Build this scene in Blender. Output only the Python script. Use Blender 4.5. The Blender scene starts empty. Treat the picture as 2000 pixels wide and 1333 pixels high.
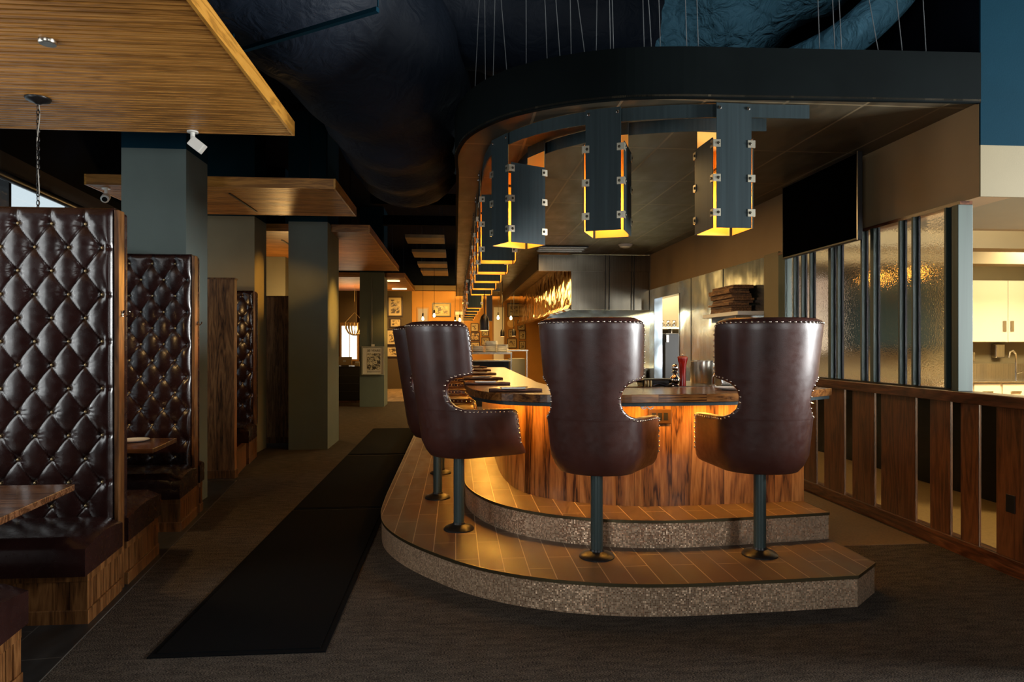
import bpy, bmesh, math, random
from mathutils import Vector, Matrix
PI = math.pi
random.seed(7)
sc = bpy.context.scene
COL = sc.collection

# ------------------------------------------------------------------ camera, world, light, exposure
YAW = math.atan(110 / 1333.0)
cd = bpy.data.cameras.new('camera'); cam = bpy.data.objects.new('camera', cd); COL.objects.link(cam)
cam.location = (0, 0, 1.6); cam.rotation_euler = (PI / 2, 0, -YAW)
cd.sensor_width = 36; cd.lens = 36 * 1333 / 2000.0; cd.shift_y = 8.5 / 2000; cd.clip_start = 0.05; cd.clip_end = 200
sc.camera = cam
sc.view_settings.view_transform = 'Standard'; sc.view_settings.look = 'None'
sc.view_settings.gamma = 1; sc.view_settings.use_curve_mapping = False
sc.view_settings.exposure = 0.92
sc.cycles.use_denoising = True
sc.cycles.max_bounces = 7; sc.cycles.diffuse_bounces = 3; sc.cycles.glossy_bounces = 4
sc.cycles.transmission_bounces = 6; sc.cycles.transparent_max_bounces = 8
sc.cycles.sample_clamp_indirect = 3; sc.cycles.sample_clamp_direct = 0
sc.cycles.caustics_reflective = False; sc.cycles.caustics_refractive = False
w = bpy.data.worlds.new('overcast_sky'); sc.world = w; w.use_nodes = True
w.node_tree.nodes['Background'].inputs[0].default_value = (0.78, 0.93, 1.0, 1)
w.node_tree.nodes['Background'].inputs[1].default_value = 0.5

def area(name, loc, rot, sx, sy, power, color):
    l = bpy.data.lights.new(name, 'AREA'); l.shape = 'RECTANGLE'; l.size = sx; l.size_y = sy
    l.energy = power; l.color = color
    o = bpy.data.objects.new(name, l); COL.objects.link(o); o.location = loc; o.rotation_euler = rot
    return o
def spot(name, loc, target, power, color, angle=80, blend=0.6, r=0.05):
    l = bpy.data.lights.new(name, 'SPOT'); l.energy = power; l.color = color
    l.spot_size = math.radians(angle); l.spot_blend = blend; l.shadow_soft_size = r
    o = bpy.data.objects.new(name, l); COL.objects.link(o); o.location = loc
    o.rotation_euler = (Vector(target) - Vector(loc)).to_track_quat('-Z', 'Y').to_euler()
    return o
def point(name, loc, power, color, r=0.05):
    l = bpy.data.lights.new(name, 'POINT'); l.energy = power; l.color = color; l.shadow_soft_size = r
    o = bpy.data.objects.new(name, l); COL.objects.link(o); o.location = loc
    return o
DAY = (0.95, 0.98, 0.97); AMB = (1.0, 0.50, 0.12); WARM = (1.0, 0.68, 0.32); KIT = (1.0, 0.80, 0.48)
# daylight through the windows of the right wall, the left wall beside the camera and the front
area('window_daylight_right', (8.85, 2.6, 2.0), (0, PI / 2, 0), 2.6, 2.0, 800, DAY)
area('window_daylight_left', (-4.19, 3.55, 2.15), (0, -PI / 2, -0.097), 2.3, 1.55, 26, DAY)
area('window_daylight_front', (-2.6, -3.3, 1.7), (PI / 2, 0, 0), 1.6, 2.8, 80, DAY)
area('window_daylight_front', (4.6, -3.3, 1.7), (PI / 2, 0, 0), 1.6, 2.8, 58, DAY)

# ------------------------------------------------------------------ mesh builder
class MB:
    def __init__(s): s.v = []; s.f = []; s.m = []; s.uv = {}
    def add(s, vs, fs, mi=0, uvs=None):
        b = len(s.v); s.v += [tuple(p) for p in vs]
        for k, f in enumerate(fs):
            if uvs: s.uv[len(s.f)] = uvs[k]
            s.f.append([b + i for i in f]); s.m.append(mi)
        return s
    def box(s, x0, x1, y0, y1, z0, z1, mi=0, M=None):
        vs = [(x, y, z) for z in (z0, z1) for y in (y0, y1) for x in (x0, x1)]
        if M is not None: vs = [M @ Vector(p) for p in vs]
        return s.add(vs, [(0, 2, 3, 1), (4, 5, 7, 6), (0, 1, 5, 4), (2, 6, 7, 3), (0, 4, 6, 2), (1, 3, 7, 5)], mi)
    def lathe(s, prof, c=(0, 0, 0), n=20, mi=0, M=None, cap=True):
        vs = []; fs = []
        for r, z in prof:
            for k in range(n):
                a = 2 * PI * k / n; vs.append(Vector((c[0] + r * math.cos(a), c[1] + r * math.sin(a), c[2] + z)))
        if M is not None: vs = [M @ p for p in vs]
        for i in range(len(prof) - 1):
            for k in range(n):
                k2 = (k + 1) % n; fs.append((i * n + k, i * n + k2, (i + 1) * n + k2, (i + 1) * n + k))
        if cap:
            fs.append(tuple(range(n - 1, -1, -1))); t = (len(prof) - 1) * n; fs.append(tuple(range(t, t + n)))
        return s.add(vs, fs, mi)
    def tube(s, pts, r, n=8, mi=0, closed=False, cap=True):
        pts = [Vector(p) for p in pts]; N = len(pts); vs = []; fs = []
        rr = r if isinstance(r, (list, tuple)) else [r] * N
        prev = None
        for i, p in enumerate(pts):
            if closed: t = pts[(i + 1) % N] - pts[i - 1]
            else: t = pts[min(i + 1, N - 1)] - pts[max(i - 1, 0)]
            t.normalize()
            if prev is None: u = t.orthogonal().normalized()
            else: u = (prev - t * prev.dot(t)).normalized()
            prev = u; q = t.cross(u)
            for k in range(n):
                a = 2 * PI * k / n; vs.append(p + (u * math.cos(a) + q * math.sin(a)) * rr[i])
        for i in range(N if closed else N - 1):
            j = (i + 1) % N
            for k in range(n):
                k2 = (k + 1) % n; fs.append((i * n + k, i * n + k2, j * n + k2, j * n + k))
        if cap and not closed:
            fs.append(tuple(range(n - 1, -1, -1))); fs.append(tuple(range((N - 1) * n, N * n)))
        return s.add(vs, fs, mi)
    def prism(s, poly, z0, z1, mi=0, side=None, M=None):
        n = len(poly); a = sum(poly[i][0] * poly[(i + 1) % n][1] - poly[(i + 1) % n][0] * poly[i][1] for i in range(n))
        if a < 0: poly = poly[::-1]
        vs = [Vector((x, y, z0)) for x, y in poly] + [Vector((x, y, z1)) for x, y in poly]
        if M is not None: vs = [M @ p for p in vs]
        s.add(vs, [tuple(range(n - 1, -1, -1)), tuple(range(n, 2 * n))], mi)
        b = len(s.v) - 2 * n
        for i in range(n):
            j = (i + 1) % n; s.f.append([b + i, b + j, b + n + j, b + n + i]); s.m.append(mi if side is None else side)
        return s
    def strip(s, path, z0, z1, mi=0, flip=False):      # vertical ribbon along a path, uv in metres
        d = 0
        for i in range(len(path) - 1):
            (x0, y0), (x1, y1) = path[i], path[i + 1]; L = math.hypot(x1 - x0, y1 - y0)
            f = [(x0, y0, z0), (x1, y1, z0), (x1, y1, z1), (x0, y0, z1)]; u = [(d, z0), (d + L, z0), (d + L, z1), (d, z1)]
            if flip: f = f[::-1]; u = u[::-1]
            s.add(f, [(0, 1, 2, 3)], mi, [u]); d += L
        return s
    def ball(s, c, r, n=10, mi=0, sz=1.0):
        prof = [(max(1e-4, r * math.sin(PI * k / (n // 2 + 1))), -r * sz * math.cos(PI * k / (n // 2 + 1))) for k in range(n // 2 + 2)]
        return s.lathe(prof, c, n, mi)

def obj(name, mb, mats, parent=None, smooth=False, angle=40, bevel=0):
    me = bpy.data.meshes.new(name); me.from_pydata(mb.v, [], mb.f)
    for m in (mats if isinstance(mats, (list, tuple)) else [mats]): me.materials.append(m)
    if mb.uv:
        ul = me.uv_layers.new(name='UVMap')
        for p in me.polygons:
            if p.index in mb.uv:
                for k, li in enumerate(p.loop_indices): ul.data[li].uv = mb.uv[p.index][k]
    for p in me.polygons: p.material_index = mb.m[p.index]; p.use_smooth = smooth
    if smooth: me.set_sharp_from_angle(angle=math.radians(angle))
    me.update()
    o = bpy.data.objects.new(name, me); COL.objects.link(o)
    if parent is not None: o.parent = parent
    if bevel:
        b = o.modifiers.new('bevel', 'BEVEL'); b.width = bevel; b.segments = 2; b.limit_method = 'ANGLE'
    return o
def tag(o, label, cat, group=None, kind=None):
    o['label'] = label; o['category'] = cat
    if group: o['group'] = group
    if kind: o['kind'] = kind
    return o
def thing(name, label, cat, loc=(0, 0, 0), rz=0, group=None):
    o = bpy.data.objects.new(name, None); COL.objects.link(o); o.location = loc; o.rotation_euler = (0, 0, rz)
    o.empty_display_size = 0.1
    return tag(o, label, cat, group)
def struct(name, mb, mats, label=None, smooth=False, parent=None):
    o = obj(name, mb, mats, parent, smooth); o['kind'] = 'structure'
    if label: o['label'] = label
    return o
def dup(root, loc, rz, label, group=None):
    kids = {}
    for o in bpy.data.objects:
        if o.parent is not None: kids.setdefault(o.parent.name, []).append(o)
    def cp(o, par):
        c = o.copy(); COL.objects.link(c)
        if par is not None: c.parent = par
        for ch in kids.get(o.name, []): cp(ch, c)
        return c
    r = cp(root, None); r.location = loc; r.rotation_euler = (0, 0, rz); r['label'] = label
    if group: r['group'] = group
    return r
def smooth_path(pts, n=6):
    out = []; P = pts
    for i in range(len(P) - 1):
        p0 = P[max(i - 1, 0)]; p1 = P[i]; p2 = P[i + 1]; p3 = P[min(i + 2, len(P) - 1)]
        L = math.dist(p1, p2)
        m = max(1, min(n, int(L / 0.05)))
        if L > 2: out.append(p1); continue
        # centripetal-ish: limit tangents by the segment length
        for k in range(m):
            t = k / m
            def tan(a, b, c):
                la, lb = math.dist(a, b) or 1, math.dist(b, c) or 1
                return [((b[j] - a[j]) / la * lb + (c[j] - b[j]) / lb * la) / (la + lb) for j in range(2)] if a != b and b != c else [(c[j] - a[j]) / ((math.dist(a, c)) or 1) for j in range(2)]
            t1 = tan(p0, p1, p2); t2 = tan(p1, p2, p3)
            h = (2 * t**3 - 3 * t**2 + 1, t**3 - 2 * t**2 + t, -2 * t**3 + 3 * t**2, t**3 - t**2)
            out.append(tuple(h[0] * p1[j] + h[1] * t1[j] * L + h[2] * p2[j] + h[3] * t2[j] * L for j in range(2)))
    out.append(P[-1]); return out

# ------------------------------------------------------------------ materials
def newmat(name):
    m = bpy.data.materials.new(name); m.use_nodes = True; nt = m.node_tree
    return m, nt, nt.nodes['Principled BSDF']
def N(nt, t, **kw):
    n = nt.nodes.new(t)
    for k, v in kw.items():
        if k in ('operation', 'blend_type', 'data_type', 'noise_dimensions', 'wave_type', 'bands_direction', 'feature', 'offset', 'squash', 'offset_frequency', 'noise_type', 'vector_type', 'space'): setattr(n, k, v)
        else: n.inputs[k.replace('_', ' ')].default_value = v
    return n
def ramp(nt, fac, stops):
    r = nt.nodes.new('ShaderNodeValToRGB'); nt.links.new(fac, r.inputs[0])
    e = r.color_ramp.elements
    while len(e) < len(stops): e.new(0.5)
    for k, (p, c) in enumerate(stops): e[k].position = p; e[k].color = (c[0], c[1], c[2], 1)
    return r.outputs[0]
def coords(nt, scale=(1, 1, 1), rot=(0, 0, 0), kind='Object'):
    tc = nt.nodes.new('ShaderNodeTexCoord'); mp = nt.nodes.new('ShaderNodeMapping')
    mp.inputs['Scale'].default_value = scale; mp.inputs['Rotation'].default_value = rot
    nt.links.new(tc.outputs[kind], mp.inputs[0]); return mp.outputs[0]
def bump(nt, bs, h, strength, dist=0.01, nrm=None):
    b = nt.nodes.new('ShaderNodeBump'); b.inputs['Strength'].default_value = strength; b.inputs['Distance'].default_value = dist
    nt.links.new(h, b.inputs['Height'])
    if nrm is not None: nt.links.new(nrm, b.inputs['Normal'])
    nt.links.new(b.outputs[0], bs.inputs['Normal']); return b.outputs[0]
def plain(name, c, rough=0.5, metal=0.0, spec=0.5, var=0.0, vs=6.0, bmp=0.0, bs_=80.0, coat=0.0):
    m, nt, b = newmat(name)
    b.inputs['Base Color'].default_value = (*c, 1); b.inputs['Roughness'].default_value = rough
    b.inputs['Metallic'].default_value = metal; b.inputs['Specular IOR Level'].default_value = spec
    b.inputs['Coat Weight'].default_value = coat
    if var:
        n = N(nt, 'ShaderNodeTexNoise', Scale=vs, Detail=5.0); nt.links.new(coords(nt), n.inputs['Vector'])
        lo = [x * (1 - var) for x in c]; hi = [min(1, x * (1 + var)) for x in c]
        nt.links.new(ramp(nt, n.outputs[0], [(0.3, lo), (0.7, hi)]), b.inputs['Base Color'])
    if bmp:
        n = N(nt, 'ShaderNodeTexNoise', Scale=bs_, Detail=3.0); nt.links.new(coords(nt), n.inputs['Vector'])
        bump(nt, b, n.outputs[0], bmp, 0.004)
    return m
def emit(name, c, s):
    m, nt, b = newmat(name); b.inputs['Base Color'].default_value = (*c, 1)
    b.inputs['Emission Color'].default_value = (*c, 1); b.inputs['Emission Strength'].default_value = s
    return m
def wood(name, dark, mid, light, grain='z', plank=None, pw=0.1, rough=0.35, gs=1.0, coat=0.0, seam=0.5, spec=0.5):
    """procedural timber: grain runs along one object axis, optional planks counted across another"""
    m, nt, b = newmat(name); L = nt.links.new
    tc = nt.nodes.new('ShaderNodeTexCoord'); vec = tc.outputs['Object']
    sx = nt.nodes.new('ShaderNodeSeparateXYZ'); L(vec, sx.inputs[0])
    rnd = None
    if plank:
        comp = {'x': 0, 'y': 1, 'z': 2}
        if plank in comp: pc = sx.outputs[comp[plank]]
        else:   # planks counted along the uv arc length
            su = nt.nodes.new('ShaderNodeSeparateXYZ'); L(tc.outputs['UV'], su.inputs[0]); pc = su.outputs[0]
        dv = N(nt, 'ShaderNodeMath', operation='DIVIDE'); L(pc, dv.inputs[0]); dv.inputs[1].default_value = pw
        fl = N(nt, 'ShaderNodeMath', operation='FLOOR'); L(dv.outputs[0], fl.inputs[0])
        wn = N(nt, 'ShaderNodeTexWhiteNoise', noise_dimensions='1D'); L(fl.outputs[0], wn.inputs['W']); rnd = wn
        sc_ = N(nt, 'ShaderNodeVectorMath', operation='SCALE'); L(wn.outputs['Color'], sc_.inputs[0]); sc_.inputs['Scale'].default_value = 13.0
        ad = N(nt, 'ShaderNodeVectorMath', operation='ADD'); L(vec, ad.inputs[0]); L(sc_.outputs[0], ad.inputs[1]); vec = ad.outputs[0]
        fr = N(nt, 'ShaderNodeMath', operation='FRACT'); L(dv.outputs[0], fr.inputs[0])
        pp = N(nt, 'ShaderNodeMath', operation='PINGPONG'); L(fr.outputs[0], pp.inputs[0]); pp.inputs[1].default_value = 0.5
        sm = ramp(nt, pp.outputs[0], [(0.0, (0, 0, 0)), (0.0025 / pw, (1, 1, 1))])
    g = {'x': (0.9, 9, 9), 'y': (9, 0.9, 9), 'z': (9, 9, 0.9)}[grain]
    mp = nt.nodes.new('ShaderNodeMapping'); mp.inputs['Scale'].default_value = [q * gs for q in g]; L(vec, mp.inputs[0])
    n1 = N(nt, 'ShaderNodeTexNoise', Scale=1.0, Detail=4.0, Distortion=0.6); L(mp.outputs[0], n1.inputs['Vector'])
    mlt = N(nt, 'ShaderNodeMath', operation='MULTIPLY'); L(n1.outputs[0], mlt.inputs[0]); mlt.inputs[1].default_value = 12.0
    frg = N(nt, 'ShaderNodeMath', operation='PINGPONG'); L(mlt.outputs[0], frg.inputs[0]); frg.inputs[1].default_value = 1.0
    n2 = N(nt, 'ShaderNodeTexNoise', Scale=14.0, Detail=4.0); L(mp.outputs[0], n2.inputs['Vector'])
    mx = N(nt, 'ShaderNodeMath', operation='MULTIPLY_ADD'); L(frg.outputs[0], mx.inputs[0]); mx.inputs[1].default_value = 0.50
    h2 = N(nt, 'ShaderNodeMath', operation='MULTIPLY'); L(n2.outputs[0], h2.inputs[0]); h2.inputs[1].default_value = 0.75; h3 = N(nt, 'ShaderNodeMath', operation='SUBTRACT'); L(h2.outputs[0], h3.inputs[0]); h3.inputs[1].default_value = 0.125; L(h3.outputs[0], mx.inputs[2])
    fac = mx.outputs[0]
    if rnd:
        a2 = N(nt, 'ShaderNodeMath', operation='MULTIPLY_ADD'); L(rnd.outputs['Value'], a2.inputs[0]); a2.inputs[1].default_value = 0.34; L(fac, a2.inputs[2])
        s2 = N(nt, 'ShaderNodeMath', operation='SUBTRACT'); L(a2.outputs[0], s2.inputs[0]); s2.inputs[1].default_value = 0.17; fac = s2.outputs[0]
    col = ramp(nt, fac, [(0.16, dark), (0.30, [x * 0.65 for x in mid]), (0.50, mid), (0.84, light)])
    if plank:
        mm = N(nt, 'ShaderNodeMix', data_type='RGBA', blend_type='MULTIPLY'); mm.inputs[0].default_value = seam
        L(col, mm.inputs[6]); L(sm, mm.inputs[7]); col = mm.outputs[2]
    L(col, b.inputs['Base Color']); b.inputs['Roughness'].default_value = rough; b.inputs['Coat Weight'].default_value = coat
    b.inputs['Coat Roughness'].default_value = 0.12; b.inputs['Specular IOR Level'].default_value = spec
    bump(nt, b, n2.outputs[0], 0.12, 0.002)
    return m
def leather(name, c, rough=0.36, bs=0.25, coat=0.35):
    m, nt, b = newmat(name); L = nt.links.new
    n = N(nt, 'ShaderNodeTexNoise', Scale=5.0, Detail=6.0); L(coords(nt), n.inputs['Vector'])
    L(ramp(nt, n.outputs[0], [(0.3, [x * 0.75 for x in c]), (0.7, [x * 1.25 for x in c])]), b.inputs['Base Color'])
    v = N(nt, 'ShaderNodeTexVoronoi', Scale=260.0); L(coords(nt), v.inputs['Vector'])
    n3 = N(nt, 'ShaderNodeTexNoise', Scale=22.0, Detail=4.0); L(coords(nt), n3.inputs['Vector'])
    a = N(nt, 'ShaderNodeMath', operation='MULTIPLY_ADD'); L(n3.outputs[0], a.inputs[0]); a.inputs[1].default_value = 1.6; L(v.outputs['Distance'], a.inputs[2])
    bump(nt, b, a.outputs[0], bs, 0.0015)
    b.inputs['Coat Weight'].default_value = coat; b.inputs['Coat Roughness'].default_value = 0.26
    L(ramp(nt, n3.outputs[0], [(0.3, [rough - .06] * 3), (0.7, [rough + .08] * 3)]), b.inputs['Roughness'])
    return m
def steel(name, c, rough=0.3, wave=0.0, wscale=2.0, streak=(60, 60, 0.6), metal=1.0, spec=0.5):
    m, nt, b = newmat(name); L = nt.links.new
    b.inputs['Base Color'].default_value = (*c, 1); b.inputs['Metallic'].default_value = metal; b.inputs['Roughness'].default_value = rough; b.inputs['Specular IOR Level'].default_value = spec
    n = N(nt, 'ShaderNodeTexNoise', Scale=1.0, Detail=3.0); L(coords(nt, streak), n.inputs['Vector'])
    L(ramp(nt, n.outputs[0], [(0.25, [x * 0.8 for x in c]), (0.75, [min(1, x * 1.2) for x in c])]), b.inputs['Base Color'])
    nr = bump(nt, b, n.outputs[0], 0.05, 0.002)
    if wave:
        w_ = N(nt, 'ShaderNodeTexNoise', Scale=wscale, Detail=1.5); L(coords(nt), w_.inputs['Vector']); bump(nt, b, w_.outputs[0], wave, 0.12, nr)
    return m
M = {}
M['leather'] = leather('brown_leather', (0.050, 0.0155, 0.0115), 0.35, 0.16)
M['booth_leather'] = leather('burgundy_leather', (0.018, 0.0062, 0.0054), 0.24, 0.05, 0.15)
M['stud'] = plain('antique_brass', (0.62, 0.50, 0.40), 0.25, 1.0)
M['button'] = plain('brass_button', (0.60, 0.45, 0.24), 0.3, 0.7)
M['pole'] = plain('painted_pole', (0.042, 0.062, 0.060), 0.35, 0.3, bmp=0.05)
M['black'] = plain('black_metal', (0.012, 0.011, 0.011), 0.35, 0.4)
M['walnut'] = wood('walnut_planks', (0.042, 0.013, 0.004), (0.26, 0.105, 0.029), (0.42, 0.20, 0.065), 'z', 'uv', 0.14, 0.28, 0.62, coat=0.25, seam=0.55)
M['counter'] = wood('walnut_counter', (0.045, 0.014, 0.004), (0.17, 0.062, 0.015), (0.29, 0.120, 0.030), 'x', 'x', 0.36, 0.26, 0.9, coat=0.08, seam=0.4, spec=0.22)
M['railwood'] = wood('red_walnut', (0.018, 0.005, 0.002), (0.075, 0.024, 0.009), (0.15, 0.055, 0.022), 'y', None, 0.1, 0.28)
M['board'] = wood('walnut_boards', (0.030, 0.009, 0.003), (0.085, 0.028, 0.009), (0.14, 0.052, 0.018), 'z', None, 0.1, 0.33, 1.0)
M['boothwood'] = wood('booth_walnut', (0.032, 0.011, 0.003), (0.13, 0.050, 0.014), (0.22, 0.095, 0.030), 'z', None, 0.1, 0.38)
M['boothplank'] = wood('booth_planks', (0.045, 0.016, 0.005), (0.20, 0.082, 0.027), (0.34, 0.155, 0.056), 'z', 'x', 0.11, 0.4)
M['tablewood'] = wood('table_walnut', (0.035, 0.013, 0.006), (0.12, 0.048, 0.020), (0.22, 0.10, 0.045), 'x', 'y', 0.12, 0.25, coat=0.3)
M['slat'] = wood('oak_slats', (0.24, 0.092, 0.014), (0.40, 0.165, 0.028), (0.50, 0.225, 0.048), 'x', 'y', 0.0555, 0.42, 0.8, seam=0.0)
M['slatback'] = plain('slat_backing', (0.05, 0.025, 0.008), 0.8)
M['fascia'] = wood('oak_fascia', (0.42, 0.18, 0.024), (0.54, 0.24, 0.034), (0.60, 0.29, 0.05), 'y', None, 0.1, 0.4)
M['oldboard'] = wood('worn_cutting_board', (0.035, 0.013, 0.005), (0.15, 0.065, 0.025), (0.34, 0.18, 0.075), 'y', None, 0.1, 0.6, 1.5)
M['navy'] = plain('navy_paint', (0.0022, 0.0036, 0.008), 0.9, spec=0.1, var=0.3, vs=1.5)
M['duct'] = None
M['blue'] = plain('blue_wall_paint', (0.0036, 0.0250, 0.0420), 0.8, spec=0.05, var=0.06, vs=3, bmp=0.1)
M['greenpaint'] = plain('grey_green_paint', (0.110, 0.142, 0.132), 0.75, var=0.06, vs=3, bmp=0.15, bs_=160)
M['palepaint'] = plain('pale_sage_paint', (0.22, 0.215, 0.15), 0.75, var=0.05, vs=3, bmp=0.15, bs_=160)
M['cream'] = plain('cream_paint', (0.205, 0.165, 0.088), 0.7, var=0.04, vs=3, bmp=0.1, bs_=160)
M['tan'] = plain('tan_paint', (0.31, 0.205, 0.10), 0.75, var=0.05, vs=3, bmp=0.1, bs_=160)
M['ochre'] = plain('ochre_paint', (0.42, 0.19, 0.032), 0.7, var=0.08, vs=2, bmp=0.1)
M['ochredark'] = plain('olive_ochre_paint', (0.11, 0.068, 0.024), 0.75, var=0.06, vs=2)
M['canopy'] = plain('black_green_canopy', (0.0036, 0.0056, 0.0060), 0.7, spec=0.04, var=0.2, vs=2, bmp=0.06)
M['plate_steel'] = steel('blued_steel', (0.026, 0.040, 0.045), 0.45, 0.0, 2, (40, 40, 1.2), 0.12, 0.2)
M['gold'] = plain('gold_lacquer', (0.95, 0.55, 0.11), 0.55)
M['bracket'] = steel('satin_nickel', (0.50, 0.46, 0.36), 0.42)
M['screw'] = plain('dark_screw', (0.08, 0.07, 0.05), 0.35, 0.8)
M['chrome'] = plain('polished_chrome', (0.75, 0.72, 0.68), 0.08, 1.0)
M['sstl'] = steel('stainless_steel', (0.50, 0.46, 0.39), 0.26)
M['hoodsteel'] = steel('hood_stainless', (0.24, 0.21, 0.16), 0.24, 0.25, 0.9)
M['wavy'] = steel('wavy_stainless_panel', (0.45, 0.52, 0.57), 0.24, 0.45, 1.5, (3, 30, 0.5))
M['copper'] = steel('brass_hood', (0.85, 0.52, 0.17), 0.14, 0.75, 2.2)
M['mullion'] = steel('weathered_steel', (0.034, 0.052, 0.043), 0.5, 0.0, 2, (50, 50, 1), 0.2)
M['white'] = plain('white_enamel', (0.75, 0.73, 0.68), 0.3)
M['cabwhite'] = plain('cabinet_white', (0.80, 0.76, 0.62), 0.22)
M['china'] = plain('white_china', (0.82, 0.81, 0.78), 0.15)
M['rubber'] = plain('black_rubber_mat', (0.0042, 0.0044, 0.005), 0.95, spec=0.06, bmp=0.4, bs_=250)
M['tv'] = plain('black_screen', (0.001, 0.001, 0.001), 1.0, spec=0.0)
M['red'] = plain('red_lacquer', (0.45, 0.014, 0.008), 0.12, coat=0.5)
M['napkin'] = plain('brown_napkin', (0.075, 0.030, 0.018), 0.8, var=0.3, vs=20)
M['paper'] = plain('white_paper', (0.72, 0.70, 0.64), 0.7)
M['ink'] = plain('dark_ink', (0.02, 0.018, 0.015), 0.7)
M['matboard'] = plain('cream_mat_board', (0.50, 0.38, 0.19), 0.8)
M['framewood'] = plain('dark_frame', (0.025, 0.012, 0.006), 0.4)
M['mirror'] = plain('mirror_glass', (0.8, 0.75, 0.7), 0.05, 1.0)
M['cable'] = plain('steel_cable', (0.30, 0.32, 0.33), 0.4, 0.6)
M['exit_tile'] = plain('acoustic_white', (0.45, 0.34, 0.20), 0.8, var=0.15, vs=4)
def mk_duct(name, c_, st_):
    m, nt, b = newmat(name); L = nt.links.new
    b.inputs['Base Color'].default_value = c_; b.inputs['Roughness'].default_value = 0.65; b.inputs['Specular IOR Level'].default_value = 0.25
    n = N(nt, 'ShaderNodeTexNoise', Scale=5.0, Detail=5.0, Distortion=1.5); L(coords(nt), n.inputs['Vector'])
    bump(nt, b, n.outputs[0], st_, 0.12)
    return m
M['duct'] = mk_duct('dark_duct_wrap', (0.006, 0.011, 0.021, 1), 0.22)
M['litwrap'] = mk_duct('lit_blue_duct_wrap', (0.085, 0.235, 0.340, 1), 0.9)  # lighter copy of the duct wrap; daylight on it is in the colour
def mk_carpet(name, lo, hi):
    m, nt, b = newmat(name); L = nt.links.new
    n1 = N(nt, 'ShaderNodeTexNoise', Scale=1.0, Detail=2.0); L(coords(nt, (110, 260, 1)), n1.inputs['Vector'])
    n2 = N(nt, 'ShaderNodeTexNoise', Scale=1.0, Detail=3.0); L(coords(nt, (7, 26, 1)), n2.inputs['Vector'])
    a = N(nt, 'ShaderNodeMath', operation='MULTIPLY_ADD'); L(n2.outputs[0], a.inputs[0]); a.inputs[1].default_value = 0.25
    h = N(nt, 'ShaderNodeMath', operation='MULTIPLY'); L(n1.outputs[0], h.inputs[0]); h.inputs[1].default_value = 1.0; L(h.outputs[0], a.inputs[2])
    L(ramp(nt, a.outputs[0], [(0.50, lo), (0.80, hi)]), b.inputs['Base Color'])
    b.inputs['Roughness'].default_value = 0.95; b.inputs['Specular IOR Level'].default_value = 0.1
    bump(nt, b, n1.outputs[0], 0.9, 0.01)
    return m
M['carpet'] = mk_carpet('woven_carpet', (0.012, 0.009, 0.007), (0.165, 0.134, 0.106))
M['tancarpet'] = plain('tan_vinyl', (0.16, 0.095, 0.045), 0.6, var=0.2, vs=60)
M['kitfloor'] = plain('amber_floor', (0.34, 0.19, 0.045), 0.5, var=0.15, vs=40)
def mk_tiles(name, bw, rh, c1, c2, grout, gs, vec_rot=0, rough=0.4, off=0.37):
    m, nt, b = newmat(name); L = nt.links.new
    br = nt.nodes.new('ShaderNodeTexBrick'); br.offset = off; br.offset_frequency = 2
    br.inputs['Scale'].default_value = 1; br.inputs['Brick Width'].default_value = bw; br.inputs['Row Height'].default_value = rh
    br.inputs['Mortar Size'].default_value = gs; br.inputs['Mortar Smooth'].default_value = 0.1; br.inputs['Bias'].default_value = 0
    br.inputs['Color1'].default_value = (*c1, 1); br.inputs['Color2'].default_value = (*c2, 1); br.inputs['Mortar'].default_value = (*grout, 1)
    L(coords(nt, (1, 1, 1), (0, 0, vec_rot)), br.inputs['Vector'])
    n = N(nt, 'ShaderNodeTexNoise', Scale=7.0, Detail=6.0); L(coords(nt, (1, 0.35, 1)), n.inputs['Vector'])
    mm = N(nt, 'ShaderNodeMix', data_type='RGBA', blend_type='MULTIPLY'); mm.inputs[0].default_value = 1.0
    L(br.outputs['Color'], mm.inputs[6]); L(ramp(nt, n.outputs[0], [(0.3, (0.65,) * 3), (0.7, (1.25,) * 3)]), mm.inputs[7])
    L(mm.outputs[2], b.inputs['Base Color'])
    L(ramp(nt, n.outputs[0], [(0.3, (rough - .08,) * 3), (0.7, (rough + .1,) * 3)]), b.inputs['Roughness'])
    inv = N(nt, 'ShaderNodeMath', operation='SUBTRACT'); inv.inputs[0].default_value = 1; L(br.outputs['Fac'], inv.inputs[1])
    bump(nt, b, inv.outputs[0], 0.35, 0.003)
    return m
M['tread'] = mk_tiles('wood_look_tile', 0.61, 0.1525, (0.066, 0.036, 0.022), (0.102, 0.058, 0.036), (0.36, 0.28, 0.20), 0.0032, PI / 2, 0.46)
M['slate'] = mk_tiles('dark_slate_tile', 0.61, 0.305, (0.018, 0.018, 0.018), (0.026, 0.025, 0.024), (0.07, 0.062, 0.055), 0.004, PI / 2 - 0.125, 0.45)
M['clay'] = mk_tiles('clay_floor_tile', 0.4, 0.4, (0.26, 0.17, 0.09), (0.32, 0.21, 0.11), (0.16, 0.10, 0.06), 0.008, 0, 0.35, 0.0)
M['ceiltile'] = mk_tiles('brown_ceiling_tile', 1.22, 0.61, (0.060, 0.048, 0.028), (0.068, 0.054, 0.032), (0.20, 0.155, 0.09), 0.011, PI / 2, 0.42, 0.0)
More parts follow.
